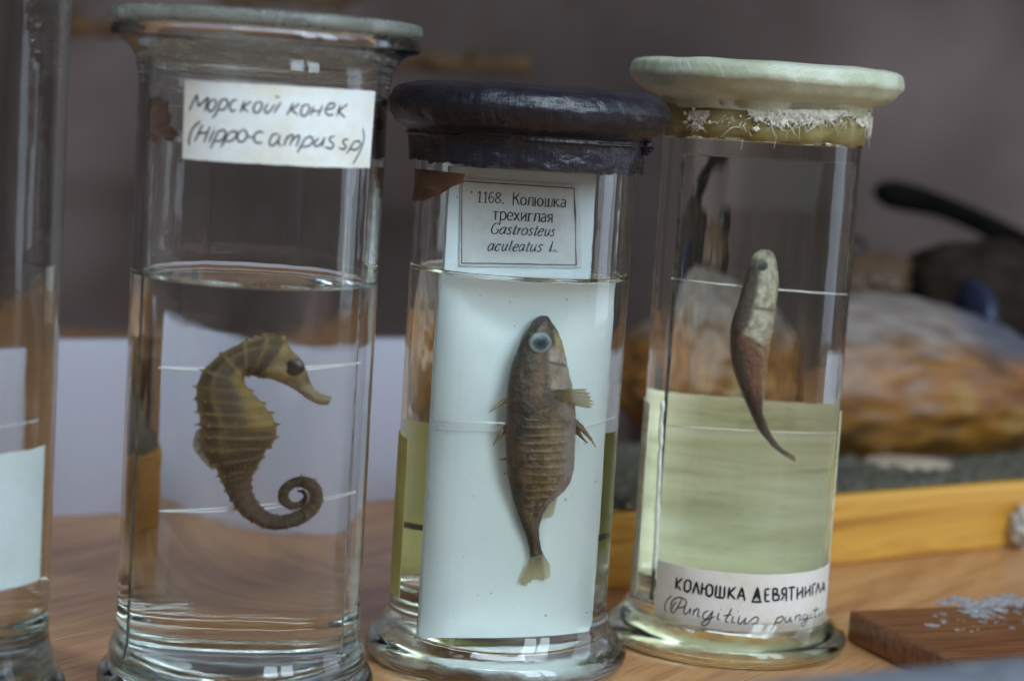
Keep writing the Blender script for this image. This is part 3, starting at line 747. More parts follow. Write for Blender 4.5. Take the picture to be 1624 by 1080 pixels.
# ------------------------------------------------------------------ mounting plates and what is tied to them
class Plane:
    """upright sheet inside a jar: from point A to B (x,y offsets from the jar axis)"""
    def __init__(s, J, R, A, B, wet=True):
        s.J, s.R = J, R; s.A = Vector((J.x + A[0], J.y + A[1], 0)); B = Vector((J.x + B[0], J.y + B[1], 0))
        s.len = (B - s.A).length; s.U = (B - s.A).normalized(); s.N = Vector((s.U.y, -s.U.x, 0))   # N faces the camera
        s.vd = Vector((J.x - C.x, J.y - C.y, 0)).normalized(); s.vr = Vector((s.vd.y, -s.vd.x, 0))
    def uz(s, x, y, n=0.0, wet=True):
        """photo pixel -> (u along the sheet, z), allowing for the liquid's cylinder magnifying sideways"""
        P0 = s.A + s.N * n
        p = on_plane(x, y, P0, s.N)
        if wet:
            rel = p - s.J; lat = rel.dot(s.vr); u = (p - P0).dot(s.U)
            for _ in range(6):
                q = P0 + s.U * u; dep = max(0.0, s.R + (q - s.J).dot(s.vd)); m = 1 / (1 - min(dep, 1.9 * s.R) * 0.2485 / s.R)
                # wanted lateral offset
                want = lat / m; cur = (q - s.J).dot(s.vr); u += (want - cur) / max(0.3, s.U.dot(s.vr))
        else: u = (p - P0).dot(s.U)
        return u, p.z
    def pt(s, u, z, n=0.0): return s.A + s.U * u + s.N * n + Vector((0, 0, z))

def plate(pl, label, z0_, z1_, th, mat, bev=0.0004, name='mounting_plate'):
    v, f = box_geo(pl.A + Vector((0, 0, z0_)) - pl.N * th, pl.U, -Vector((pl.N.x, pl.N.y, 0)) * -1 * -1, pl.len, 0, 0) if False else (None, None)
    # ux x uy must point up: uy = away from the camera
    v, f = box_geo(pl.A + Vector((0, 0, z0_)), pl.U, -pl.N, pl.len, th, z1_ - z0_, bev)
    o = sharpen(recalc(obj(name, v, f, mat, None, True, origin=pl.pt(pl.len / 2, z0_))))
    return tag(o, label, 'mounting plate', 'plates holding the specimens')

P1 = Plane(J1, R1, (-0.0221, -0.0138), (0.0212, -0.0022))
pl1 = plate(P1, 'clear glass strip the seahorse is tied to, inside the frosted rim jar', 0.0095, z_at(J1, 400, 175), 0.0018, M['plate_glass'])
P2 = Plane(J2, R2, (-0.0186, -0.0156), (0.0190, 0.0030))
pl2 = plate(P2, 'opaque white plate behind the three-spined fish under the black lid', 0.0052, z2(268), 0.0014, M['milk_plate'])
P3 = Plane(J3, R3, (-0.0208, -0.0126), (0.0195, 0.0020))
pl3 = plate(P3, 'clear glass strip with the small slim fish, inside the gauze covered jar', 0.0125, z3(250), 0.0016, M['plate_glass'])

M['cut_edge'] = m_flat('ground_glass_edge', (0.26, 0.29, 0.27), 0.35, 0.5, 260, 0.8)
for pl, po, za_, zb_, th_ in ((P1, pl1, 0.0097, z_at(J1, 400, 177), 0.0018), (P3, pl3, 0.0127, z3(252), 0.0016)):
    for u_ in (-0.00032, pl.len + 0.00002):
        v, f = box_geo(pl.A + pl.U * u_ + Vector((0, 0, za_)), pl.U, -pl.N, 0.0002, th_, zb_ - za_, 0.0)
        recalc(obj('cut_edge', v, f, M['cut_edge'], po, False))

def thread(plate_o, pts, r=0.00016, seg=6):
    P = catmull([tuple(p) for p in pts], 24)
    v, f = tube_geo(P, r, seg); return obj('thread', v, f, M['thread'], plate_o)
def strand(pl, po, ya, yb, n=0.0006, back=False, x0=None, x1=None, sag=0.0, r=0.00016):
    """thread across a plate, heights given by pixels (x,y) at both ends"""
    (ua, za), (ub, zb_) = pl.uz(*ya, n), pl.uz(*yb, n)
    pts = []
    for k in range(9):
        t = k / 8; pts.append(pl.pt(ua + (ub - ua) * t, za + (zb_ - za) * t - sag * sin(pi * t), n))
    return thread(po, pts, r)
for (a, b, n) in (((244, 580), (584, 573), 0.0005), ((244, 581), (584, 574), 0.0016), ((248, 806), (578, 776), 0.0005), ((249, 807), (578, 778), 0.0014)):
    strand(P1, pl1, a, b, n, sag=0.0004 if n < 0.001 else 0.0011, r=0.00020)
strand(P3, pl3, (1052, 441), (1352, 465), 0.0010, r=0.00024)
strand(P3, pl3, (1045, 674), (1335, 681), 0.0008, r=0.00018)
strand(P2, pl2, (692, 667), (822, 668), 0.0040, sag=-0.0002, r=0.00027)
strand(P2, pl2, (692, 680), (815, 678), 0.0006, r=0.00012)
strand(P2, pl2, (915, 672), (982, 656), 0.0012, r=0.00018)
mb = MB(); u_, z_ = P2.uz(692, 670)
for k in range(14):
    p = P2.pt(u_ - 0.0003, z_ - 0.001, 0.0006); d = Vector((random.gauss(0, 1), random.gauss(0, 1), random.gauss(0, 1.6))) * 0.0006
    mb.add(*tube_geo([p, p + d * 0.6 + Vector((0, 0, 0.0003)), p + d * 1.3], 0.00012, 5))
mb.build('thread', M['thread'], pl2)

# dark torn paper stuck at the top of the seahorse's plate
u0, zc = P1.uz(266, 190, wet=False)
mb = MB(); poly = [(-.0030, .0046), (-.0016, .0052), (-.0004, .0040), (.0006, .0044), (.0004, .0022), (.0014, .0010), (.0008, -.0012), (.0022, -.0022), (.0034, -.0036), (.0020, -.0040), (.0014, -.0052), (-.0004, -.0044), (-.0018, -.0056), (-.0032, -.0048), (-.0028, -.0030), (-.0036, -.0010), (-.0030, .0006), (-.0035, .0026)]
mb.add([P1.pt(u0 + a, zc + b, 0.0007 + 0.0006 * (k % 2)) for k, (a, b) in enumerate(poly)] + [P1.pt(u0 + a, zc + b, 0.0003) for a, b in poly],
       [tuple(range(18)), tuple(range(35, 17, -1))] + [(i, (i + 1) % 18, 18 + (i + 1) % 18, 18 + i) for i in range(18)])
recalc(mb.build('torn_paper', M['brown_scrap'], pl1, False))

# printed label on the white plate, above the liquid
def l7(x, y, n): u, z = P2.uz(720 + x / 6.75, 280 + y / 6.75, n, wet=False); return u, z
cor = [l7(80, 20, 0.0004), l7(1345, 95, 0.0004), l7(1365, 975, 0.0004), l7(70, 955, 0.0004)]
v = [P2.pt(u, z, 0.00045) for u, z in cor] + [P2.pt(u, z, 0.0002) for u, z in cor]
lab2 = recalc(obj('paper_label', v, [(0, 1, 2, 3), (7, 6, 5, 4)] + [(i, (i + 1) % 4, 4 + (i + 1) % 4, 4 + i) for i in range(4)], M['paper_print'], pl2, False))
ORG[lab2] = ORG[pl2]
X = 0.68
G = {'1': (.46, [('l', [(.08, .80), (.26, 1), (.26, 0)]), ('h', [(.08, 0), (.44, 0)])]),
 '6': (.60, [('s', [(.46, .94), (.32, 1), (.12, .72), (.07, .32), (.26, 0), (.47, .14), (.49, .40), (.30, .57), (.10, .38)])]),
 '8': (.60, [('s', [(.28, .54), (.10, .76), (.28, 1), (.46, .78), (.28, .54), (.06, .26), (.28, 0), (.50, .25), (.28, .54)])]),
 '.': (.30, [('d', [(.12, .04)])]), ' ': (.34, []), '·': (.2, [('d', [(.1, .5)])]),
 'К': (.72, [('l', [(.12, 0), (.12, 1)]), ('l', [(.60, 1), (.14, .48)]), ('l', [(.28, .60), (.64, 0)])]),
 'о': (.58, [('s', [(.28, X), (.08, .52), (.08, .16), (.28, 0), (.48, .16), (.48, .52), (.28, X)])]),
 'л': (.60, [('l', [(.02, .02), (.12, .08), (.18, X), (.50, X)]), ('l', [(.50, X), (.50, 0)])]),
 'ю': (.86, [('l', [(.10, 0), (.10, X)]), ('h', [(.10, .34), (.32, .34)]), ('s', [(.54, X), (.35, .52), (.35, .16), (.54, 0), (.74, .16), (.74, .52), (.54, X)])]),
 'ш': (.86, [('l', [(.10, 0), (.10, X)]), ('l', [(.41, 0), (.41, X)]), ('l', [(.73, 0), (.73, X)]), ('h', [(.10, 0.02), (.73, 0.02)])]),
 'к': (.58, [('l', [(.10, 0), (.10, X)]), ('l', [(.48, X), (.12, .33)]), ('l', [(.22, .42), (.52, 0)])]),
 'а': (.54, [('s', [(.08, .56), (.24, X), (.40, .56), (.40, .30), (.40, .0)]), ('s', [(.40, .40), (.16, .34), (.06, .15), (.18, 0), (.40, .14)])]),
 'т': (.56, [('l', [(.27, 0), (.27, X)]), ('h', [(.04, X - .03), (.50, X - .03)])]),
 'р': (.58, [('l', [(.10, -.30), (.10, X)]), ('s', [(.10, .54), (.30, X), (.48, .50), (.48, .18), (.30, 0), (.10, .12)])]),
 'е': (.55, [('s', [(.08, .34), (.46, .36), (.40, .62), (.26, X), (.08, .50), (.08, .16), (.26, 0), (.46, .12)])]),
 'х': (.56, [('l', [(.04, X), (.48, 0)]), ('l', [(.46, X), (.04, 0)])]),
 'и': (.60, [('l', [(.10, 0), (.10, X)]), ('l', [(.10, .06), (.48, X - .06)]), ('l', [(.48, 0), (.48, X)])]),
 'г': (.48, [('l', [(.10, 0), (.10, X)]), ('h', [(.10, X - .03), (.42, X - .03)])]),
 'я': (.56, [('l', [(.44, 0), (.44, X)]), ('s', [(.44, X), (.14, .62), (.12, .38), (.44, .30)]), ('l', [(.28, .30), (.06, 0)])]),
 'G': (.74, [('s', [(.62, .80), (.50, .98), (.30, .98), (.10, .70), (.10, .28), (.30, .02), (.52, .04), (.60, .20), (.60, .42)]), ('h', [(.42, .42), (.70, .42)])]),
 'a': (.56, [('s', [(.44, .60), (.26, X), (.08, .44), (.06, .14), (.18, 0), (.34, .16), (.44, .60)]), ('l', [(.46, X), (.42, .06), (.54, .08)])]),
 's': (.46, [('s', [(.40, .56), (.26, X), (.12, .54), (.24, .38), (.36, .20), (.22, 0), (.04, .12)])]),
 't': (.38, [('l', [(.20, .92), (.16, .10), (.22, 0), (.34, .10)]), ('h', [(.04, X - .03), (.36, X - .03)])]),
 'r': (.44, [('l', [(.12, X), (.12, 0)]), ('s', [(.12, .36), (.24, .62), (.40, .62)])]),
 'o': (.54, [('s', [(.28, X), (.08, .50), (.08, .16), (.26, 0), (.46, .18), (.46, .52), (.28, X)])]),
 'u': (.58, [('s', [(.12, X), (.10, .18), (.20, 0), (.34, .10), (.44, .40)]), ('l', [(.46, X), (.44, .06), (.56, .08)])]),
 'e': (.50, [('s', [(.08, .32), (.34, .40), (.40, .58), (.26, X), (.10, .48), (.06, .18), (.20, 0), (.42, .14)])]),
 'c': (.48, [('s', [(.40, .54), (.26, X), (.08, .46), (.06, .16), (.20, 0), (.40, .14)])]),
 'l': (.32, [('l', [(.14, 1), (.12, .08), (.24, .06)])]),
 'L': (.62, [('l', [(.16, 1), (.14, .02)]), ('h', [(.06, .02), (.52, .03)]), ('l', [(.52, .02), (.56, .22)])])}
mb = MB()
def line7(text, a, b, cap, shear=0.0, bold=1.0):
    tot = sum(G[c][0] for c in text) - 0.06
    (ua, za), (ub, zb_) = l7(*a, 0.0006), l7(*b, 0.0006); hv = cap / 6.75 / 5960
    L = sqrt((ub - ua) ** 2 + (zb_ - za) ** 2); dx = ((ub - ua) / L, (zb_ - za) / L); k = L / tot
    def nib(T): return bold * (0.00017 + 0.00017 * abs(T[1]))
    x = 0.0
    for c in text:
        for kind, pts in G[c][1]:
            q = [(ua + dx[0] * ((x + px) * k + shear * py * hv) , za + dx[1] * ((x + px) * k) + py * hv) for px, py in pts]
            if kind == 'd': ribbon(mb, [(q[0][0] - 0.0002, q[0][1]), (q[0][0] + 0.0002, q[0][1])], 0.00042, lambda u, z: P2.pt(u, z, 0.0006), False, taper=1)
            else: ribbon(mb, q, 0.0003, lambda u, z: P2.pt(u, z, 0.0006), kind == 's', nib, 0.00018, 0.8)
            if kind == 'l' and shear == 0 and len(pts) == 2 and abs(pts[0][0] - pts[1][0]) < 0.02:
                for (px, py) in pts:
                    e = [(ua + dx[0] * ((x + px + s) * k), za + dx[1] * (x + px + s) * k + py * hv) for s in (-.10, .10)]
                    ribbon(mb, e, 0.00012, lambda u, z: P2.pt(u, z, 0.00062), False, None, 0.0002, 1)
        x += G[c][0]
line7('1168.', (250, 275), (545, 290), 112)
line7('Колюшка', (620, 300), (1190, 330), 120, 0, 1.15)
line7('трехиглая', (415, 460), (1055, 492), 125, 0, 1.25)
line7('Gastrosteus', (388, 612), (1070, 640), 112, 0.25, 1.1)
line7('aculeatus', (358, 793), (930, 806), 112, 0.25, 1.1)
line7('L.', (1005, 803), (1115, 806), 112, 0.25, 1.0)
line7('·', (185, 200), (205, 200), 60)
bd = [l7(102, 50, 0.0006), l7(1292, 128, 0.0006), l7(1312, 945, 0.0006), l7(98, 926, 0.0006)]
for i in range(4): ribbon(mb, [bd[i], bd[(i + 1) % 4]], 0.00026, lambda u, z: P2.pt(u, z, 0.00058), False, None, 0.0004, 1)
mb.build('lettering', M['ink_print'], lab2, False)

# ------------------------------------------------------------------ lofted animals
def loft(pl, secs, thick, nst, nsec, colfn, rel=0.0, disp=None, base_n=0.0, cap=True):
    """secs: list of ((ax,ay),(bx,by)) photo pixels on both outlines; thick: list of half thickness (m) per section.
    returns verts, faces, colours, and a lookup"""
    A = np.array([pl.uz(*s[0], base_n + t) for s, t in zip(secs, thick)]); B = np.array([pl.uz(*s[1], base_n + t) for s, t in zip(secs, thick)])
    T = np.array(thick)[:, None]
    D = catmull(np.hstack([A, B, T]), len(secs) * 24)
    D = even(np.hstack([(D[:, :2] + D[:, 2:4]) / 2, D]), nst)[:, 2:]
    cen = (D[:, :2] + D[:, 2:4]) / 2
    arc = np.r_[0, np.cumsum(np.linalg.norm(np.diff(cen, axis=0), axis=1))]
    v = []; c = []; f = []
    for i in range(nst):
        a, b, t = D[i, :2], D[i, 2:4], max(1e-5, D[i, 4]); h = (b - a) / 2; m = (a + b) / 2
        for k in range(nsec):
            th = 2 * pi * k / nsec           # th=0 -> outline b, pi -> outline a, +pi/2 front
            e = 1.0; nn = 0.0
            if disp: e, nn = disp(i / (nst - 1), arc[i], th)
            p = m + h * cos(th) * e
            n = base_n + t + t * sin(th) * e + nn
            v.append(pl.pt(p[0], p[1], n)); c.append(colfn(i / (nst - 1), arc[i], th))
    for i in range(nst - 1):
        for k in range(nsec):
            k2 = (k + 1) % nsec; f.append((i * nsec + k, i * nsec + k2, (i + 1) * nsec + k2, (i + 1) * nsec + k))
    f.append(tuple(range(nsec))); f.append(tuple((nst - 1) * nsec + k for k in range(nsec)))
    return v, f, c, D, arc
def lerp(a, b, t):
    t = max(0.0, min(1.0, t)); return tuple(x * (1 - t) + y * t for x, y in zip(a, b))
def sst(a, b, x):
    t = max(0.0, min(1.0, (x - a) / (b - a))); return t * t * (3 - 2 * t)

# --- seahorse
cr = lambda x, y: (220 + x / 3.0, 500 + y / 3.0)
secs = [((929, 374), (909, 412)), ((897, 366), (862, 411)), ((850, 345), (803, 382)), ((818, 306), (742, 340)), ((802, 258), (690, 312)), ((772, 200), (640, 293)), ((725, 152), (592, 287)),
        ((690, 97), (555, 282)), ((620, 88), (522, 279)), ((540, 100), (502, 280)), ((440, 140), (494, 284)), ((370, 190), (494, 292)), ((306, 252), (502, 306)), ((276, 320), (532, 338)),
        ((266, 388), (592, 402)), ((280, 465), (642, 462)), ((290, 525), (662, 520)), ((288, 590), (650, 590)), ((318, 660), (612, 625)), ((366, 715), (582, 682)), ((396, 783), (546, 735)),
        ((430, 850), (538, 785)), ((472, 912), (553, 845)), ((540, 967), (592, 895)), ((622, 997), (640, 922)), ((705, 993), (698, 925)), ((790, 968), (765, 900)), ((872, 898), (808, 862)),
        ((880, 815), (812, 826)), ((826, 756), (780, 800)), ((740, 752), (742, 799)), ((672, 798), (715, 825)), ((666, 862), (716, 850)), ((722, 902), (740, 866)), ((782, 888), (770, 858)), ((806, 850), (783, 838)), ((790, 812), (772, 822)), ((752, 810), (756, 820))]
secs = [(cr(*a), cr(*b)) for a, b in secs]
mm = 0.001
thk = [1.0, 1.2, 1.1, 1.5, 3.2, 4.1, 4.4, 4.4, 4.2, 4.0, 3.8, 3.9, 4.2, 4.8, 5.4, 5.8, 5.8, 5.2, 4.4, 3.8, 3.2, 2.8, 2.5, 2.3, 2.1, 2.0, 1.9, 1.8, 1.7, 1.4, 1.2, 1.1, 1.0, 0.9, 0.75, 0.65, 0.5, 0.3]
thk = [t * mm for t in thk]
def ring_phase(arc):
    a = arc - 0.0165
    if a < 0: return None
    per = 0.0029 if a < 0.036 else 0.0021
    return (a / per) % 1.0 if a < 0.036 else ((a - 0.036) / per) % 1.0
def sh_disp(s, arc, th):
    ph = ring_phase(arc); e = 1.0
    body = ph is not None
    if body:
        d = min(ph, 1 - ph); r = exp(-(d / 0.13) ** 2)
        lon = max(0, cos(3.5 * (th - 0.35)) ) ** 4 + max(0, cos(3.5 * (th - 0.35) + pi)) ** 4 * 0.3
        amp = 0.035 if arc < 0.052 else 0.05
        e = 0.94 + 1.7 * amp * r + 0.07 * lon * (0.3 + 0.7 * r) + 0.03 * noise.noise(Vector((arc * 900, th * 3, 1)))
        if arc > 0.06: e = 0.95 + 0.07 * r + 0.07 * abs(cos(2 * th - 0.8)) ** 3 + 0.02 * noise.noise(Vector((arc * 900, th * 3, 1)))
    else:
        e = 1 + 0.08 * noise.noise(Vector((arc * 420, cos(th) * 2, sin(th) * 2))) + 0.04 * noise.noise(Vector((arc * 1300, cos(th) * 6, sin(th) * 6)))
    return e, 0.0
def sh_col(s, arc, th):
    f = sin(th); side = cos(th)                    # side +1 belly outline, -1 back outline
    brown = (0.115, 0.070, 0.024); tan = (0.44, 0.32, 0.12); yel = (0.38, 0.235, 0.032); dark = (0.052, 0.036, 0.022)
    ph = ring_phase(arc)
    nz = noise.noise(Vector((arc * 260, th * 1.3, 2))) * 0.5 + 0.5
    if ph is None:
        c = lerp((0.42, 0.31, 0.12), (0.19, 0.125, 0.042), sst(0.35, 0.7, nz))
        if arc < 0.010: c = lerp((0.40, 0.33, 0.19), c, sst(0.004, 0.011, arc) * 0.8)
        return c
    d = min(ph, 1 - ph); r = exp(-(d / 0.10) ** 2); gr = exp(-((0.5 - d) / 0.16) ** 2)
    trunk = 1 - sst(0.042, 0.05, arc)
    c = lerp(brown, dark, sst(0.4, 0.7, nz) * 0.7)
    belly = sst(-0.05, 0.45, side) * sst(0.020, 0.026, arc) * (1 - sst(0.0385, 0.042, arc))
    c = lerp(c, lerp(yel, (0.46, 0.33, 0.12), nz), belly)
    # dark blotch in mid trunk
    bl = exp(-((side - 0.12) / 0.32) ** 2 - ((arc - 0.0315) / 0.0038) ** 2) * (1 if f > 0 else 0)
    c = lerp(c, (0.055, 0.042, 0.036), bl * 0.9)
    c = lerp(c, (0.045, 0.030, 0.016), gr * 0.45 * (0.4 + 0.9 * nz))
    c = lerp(c, tan, r * (0.5 * trunk + 0.16) * (0.35 + 0.9 * nz))
    lon = max(0, cos(3.5 * (th - 0.35))) ** 14
    c = lerp(c, (0.36, 0.25, 0.09), lon * 0.7 * trunk * (0.4 + 0.8 * nz))
    edge = sst(0.82, 1.0, abs(side)); c = lerp(c, (0.40, 0.28, 0.09), edge * 0.5)
    if arc > 0.055: c = lerp(c, (0.085, 0.054, 0.030), 0.55)
    return c
v, f, c, D, arc = loft(P1, secs, thk, 520, 56, sh_col, disp=sh_disp, base_n=0.0009)
sea_o = P1.pt(P1.len / 2, 0.0325, 0.003)
# spines along the rings, part of the same skin
def add_spine(i, th, ln, v, f, c, rad=0.00035):
    a, b, t = D[i, :2], D[i, 2:4], D[i, 4]; h = (b - a) / 2; m = (a + b) / 2
    pc = m + h * cos(th); n = 0.0009 + t + t * sin(th)
    dirv = P1.U * (h[0] * cos(th)) + Vector((0, 0, h[1] * cos(th))) + P1.N * (t * sin(th)); dirv.normalize()
    p0 = P1.pt(pc[0], pc[1], n) - dirv * 0.0004
    vv, ff = tube_geo([p0, p0 + dirv * (0.0004 + ln * 0.5), p0 + dirv * (0.0004 + ln)], [rad, rad * 0.6, rad * 0.12], 6)
    k = len(v); v += vv; f += [tuple(j + k for j in q) for q in ff]; c += [(0.36, 0.27, 0.11)] * len(vv)
last = None
for i in range(520):
    ph = ring_phase(arc[i])
    if ph is None: continue
    if last is not None and ph < last:
        tr_ = arc[i] < 0.052
        for th, ln in ((pi, 0.0010 if tr_ else 0.0006), (pi * 0.80, 0.0006), (0.0, 0.0007 if tr_ else 0.0003), (0.35 + 2 * pi / 3.5, 0.0006), (0.35, 0.0006)):
            add_spine(i, th + random.uniform(-0.06, 0.06), ln * random.uniform(0.25, 1.3) * (1 if arc[i] < 0.085 else 0.4), v, f, c, 0.00040 if tr_ else 0.00022)
    last = ph
for x, y in ((520, 108), (600, 92), (640, 88), (690, 98), (560, 100)):     # knobs of the crown
    u, z = P1.uz(*cr(x, y), 0.0045); p = P1.pt(u, z - 0.0003, 0.0045)
    vv, ff = tube_geo([p, p + Vector((-0.0002, 0, 0.0006)), p + Vector((-0.0003, 0, 0.0011))], [0.0006, 0.0004, 0.0001], 6)
    k = len(v); v += vv; f += [tuple(j + k for j in q) for q in ff]; c += [(0.30, 0.22, 0.09)] * len(vv)
sea = recalc(obj('seahorse', v, f, M['bony_skin'], None, True, c, origin=sea_o))
tag(sea, 'brown dried looking seahorse with ridged body and curled tail, tied to glass', 'seahorse')
def eye(parent, pl, px, r, n, ring, pup, rp=0.55):
    u, z = pl.uz(*px, n); ctr = pl.pt(u, z, n)
    bm = bmesh.new(); bmesh.ops.create_uvsphere(bm, u_segments=28, v_segments=18, radius=1)
    vv = []; cc = []
    for x in bm.verts:
        q = x.co; wv = pl.U * (q.x * r) + Vector((0, 0, q.z * r)) + pl.N * (-q.y * r * 0.40); vv.append(ctr + wv)
        d = sqrt(q.x ** 2 + q.z ** 2); cc.append(lerp(pup, lerp(lerp(pup, ring, 0.25), ring, sst(rp + 0.16, rp + 0.26, d)), sst(rp - 0.16, rp + 0.06, d)) if d < 0.9 else lerp(ring, (0.10, 0.09, 0.08), (d - 0.9) * 8))
    ff = [tuple(x.index for x in q.verts) for q in bm.faces]; bm.free()
    return recalc(obj('eye', vv, ff, M['eye'], parent, True, cc))
def m_eye():
    t = NT('preserved_eye'); a = t.n('ShaderNodeVertexColor'); a.layer_name = 'Col'; t.bsdf(a.outputs[0], 0.2, None, 0.5); return t.m
M['eye'] = m_eye()
eye(sea, P1, cr(742, 237), 0.0021, 0.0090, (0.022, 0.019, 0.018), (0.005, 0.005, 0.007), 0.75)
def fin_geo(pl, base, tips, n0, n1, col_a, col_b, rays=11, thk=0.00008, ribs=0.25):
    """membrane between a base line and a tip line (photo pixels), ribbed in depth"""
    Bs = catmull(np.array([pl.uz(*p, n0) for p in base]), rays * 4 + 1); Ts = catmull(np.array([pl.uz(*p, n1) for p in tips]), rays * 4 + 1)
    v = []; f = []; c = []; M_ = rays * 4 + 1; K = 10
    for lay in (0, 1):
        for i in range(M_):
            rib = abs(((i / 4) % 1) - 0.5) * 2
            for k in range(K + 1):
                t = k / K; tt = t * (1 - 0.10 * (1 - rib) * t) * (1 + 0.05 * noise.noise(Vector((i * 0.4, 1, 2))))
                p = Bs[i] * (1 - tt) + Ts[i] * tt
                n = n0 * (1 - t) + n1 * t + 0.00025 * ribs * rib * (1 - t * 0.5) * 4 * (1 if lay == 0 else 0.2) - lay * thk
                v.append(pl.pt(p[0], p[1], n)); c.append(lerp(lerp(col_a, col_b, t), (0.12, 0.09, 0.04), 0.35 * (rib ** 4)))
    q = lambda l, i, k: l * M_ * (K + 1) + i * (K + 1) + k
    for i in range(M_ - 1):
        for k in range(K):
            f.append((q(0, i, k), q(0, i + 1, k), q(0, i + 1, k + 1), q(0, i, k + 1))); f.append((q(1, i, k), q(1, i, k + 1), q(1, i + 1, k + 1), q(1, i + 1, k)))
    for i in range(M_ - 1):
        f.append((q(0, i, K), q(0, i + 1, K), q(1, i + 1, K), q(1, i, K)))
    return v, f, c
def fin(name, parent, *a, **k):
    v, f, c = fin_geo(*a, **k); return recalc(obj(name, v, f, M['fin'], parent, True, c))
fin('dorsal_fin', sea, P1, [cr(300, 520), cr(300, 590), cr(330, 655), cr(372, 712)], [cr(272, 540), cr(256, 608), cr(296, 672), cr(352, 722)], 0.0045, 0.0045, (0.30, 0.20, 0.07), (0.42, 0.34, 0.18), rays=12)
fin('pectoral_fin', sea, P1, [cr(532, 178), cr(532, 215)], [cr(556, 170), cr(560, 232)], 0.0075, 0.0086, (0.36, 0.29, 0.15), (0.40, 0.33, 0.18), rays=8)

# --- three-spined fish on the white plate
c2 = lambda x, y: (740 + x / 2.296, 470 + y / 2.296)
secs = [((270, 62), (296, 62)), ((248, 80), (310, 85)), ((225, 112), (330, 118)), ((203, 148), (345, 155)), ((186, 190), (355, 195)), ((168, 245), (366, 245)), ((156, 310), (382, 305)), ((150, 370), (392, 370)), ((147, 450), (398, 450)), ((146, 530), (395, 530)), ((147, 585), (392, 590)),
        ((152, 630), (386, 640)), ((164, 685), (355, 690)), ((180, 745), (298, 738)), ((200, 805), (268, 795)), ((220, 860), (262, 850)), ((230, 900), (270, 892)), ((233, 928), (279, 912))]
secs = [(c2(*a), c2(*b)) for a, b in secs]
thk = [x * mm for x in (0.6, 1.6, 2.3, 2.9, 3.3, 3.7, 4.0, 4.2, 4.3, 4.2, 4.0, 3.7, 3.0, 2.2, 1.7, 1.3, 1.0, 0.8)]
def pxs(s): return s
def fcol(s, arc, th):
    """colour of the flank by position along the body (s) and across (x: -1 back, +1 belly)"""
    x = cos(th); nz = noise.noise(Vector((arc * 400, x * 3, 7))) * 0.5 + 0.5; n2 = noise.noise(Vector((arc * 1200, x * 9, 3))) * 0.5 + 0.5
    back = (0.050, 0.038, 0.028); brown = (0.125, 0.080, 0.040); gold = (0.24, 0.165, 0.055); grey = (0.30, 0.25, 0.23)
    n3 = noise.noise(Vector((arc * 180, x * 2.2, 31))) * 0.5 + 0.5
    c = lerp(back, brown, sst(-0.95, -0.25, x) * (0.25 + 0.9 * nz))
    c = lerp(c, (0.21, 0.13, 0.06), sst(0.5, 0.75, n3) * 0.7 * sst(-0.95, -0.6, x))
    c = lerp(c, (0.035, 0.028, 0.024), sst(0.55, 0.8, 1 - n3) * 0.7)
    c = lerp(c, gold, sst(-0.6, 0.1, x) * (1 - sst(0.25, 0.65, x)) * sst(0.36, 0.48, s) * (0.5 + 0.5 * nz) * (1 - sst(0.70, 0.82, s)))
    c = lerp(c, grey, sst(0.28, 0.75, x + 0.25 * (nz - 0.5)) * (1 - sst(0.72, 0.92, s)) * sst(0.2, 0.3, s))
    c = lerp(c, (0.15, 0.115, 0.085), sst(0.70, 0.82, s) * sst(-0.6, 0.1, x) * 0.7)
    # bony plates: pale fine bars across the flank
    if 0.42 < s < 0.84:
        k = (arc / 0.0021 + 0.25 * x) % 1.0; b = exp(-((k - 0.5) / 0.13) ** 2) * sst(-0.75, -0.5, x) * (1 - sst(0.42, 0.62, x))
        c = lerp(c, (0.33, 0.26, 0.15), b * 0.5 * (0.5 + 0.8 * n2)); 
        kd = exp(-((k - 0.72) / 0.12) ** 2) * sst(-0.75, -0.5, x) * (1 - sst(0.42, 0.62, x)); c = lerp(c, (0.06, 0.04, 0.022), kd * 0.45)
    # head: pale cheek and jaw
    if s < 0.33:
        ck = sst(0.02, 0.22, x) * sst(0.115, 0.15, s) * (1 - sst(0.29, 0.33, s)); c = lerp(c, (0.46, 0.40, 0.34), ck * (0.75 + 0.35 * nz))
        jaw = sst(0.35, 0.6, x) * sst(0.05, 0.10, s) * (1 - sst(0.15, 0.17, s)); c = lerp(c, (0.42, 0.34, 0.17), jaw * 0.9)
        go = exp(-((x - 0.35) / 0.30) ** 2 - ((s - 0.228) / 0.022) ** 2); c = lerp(c, (0.20, 0.155, 0.075), go * 0.9)
        gl = exp(-((s - 0.19 - 0.02 * x) / 0.006) ** 2) * sst(0.0, 0.1, x); c = lerp(c, (0.08, 0.06, 0.045), gl * 0.9)
        c = lerp(c, lerp((0.045, 0.038, 0.036), (0.12, 0.10, 0.09), nz), (1 - sst(0.0, 0.11, s)) * 0.85)
    gc = exp(-((s - 0.315 + 0.06 * (x - 0.5) ** 2) / 0.008) ** 2) * sst(-0.2, 0.1, x) * (1 - sst(0.75, 0.95, x)); c = lerp(c, (0.045, 0.033, 0.025), gc * 0.9)
    c = lerp(c, (0.40, 0.35, 0.30), sst(0.74, 0.86, n2) * 0.35 * sst(-0.8, -0.2, x))
    pv = exp(-((x - 0.62) / 0.16) ** 2 - ((s - 0.435) / 0.018) ** 2); c = lerp(c, (0.13, 0.09, 0.04), pv * 0.9)
    return c
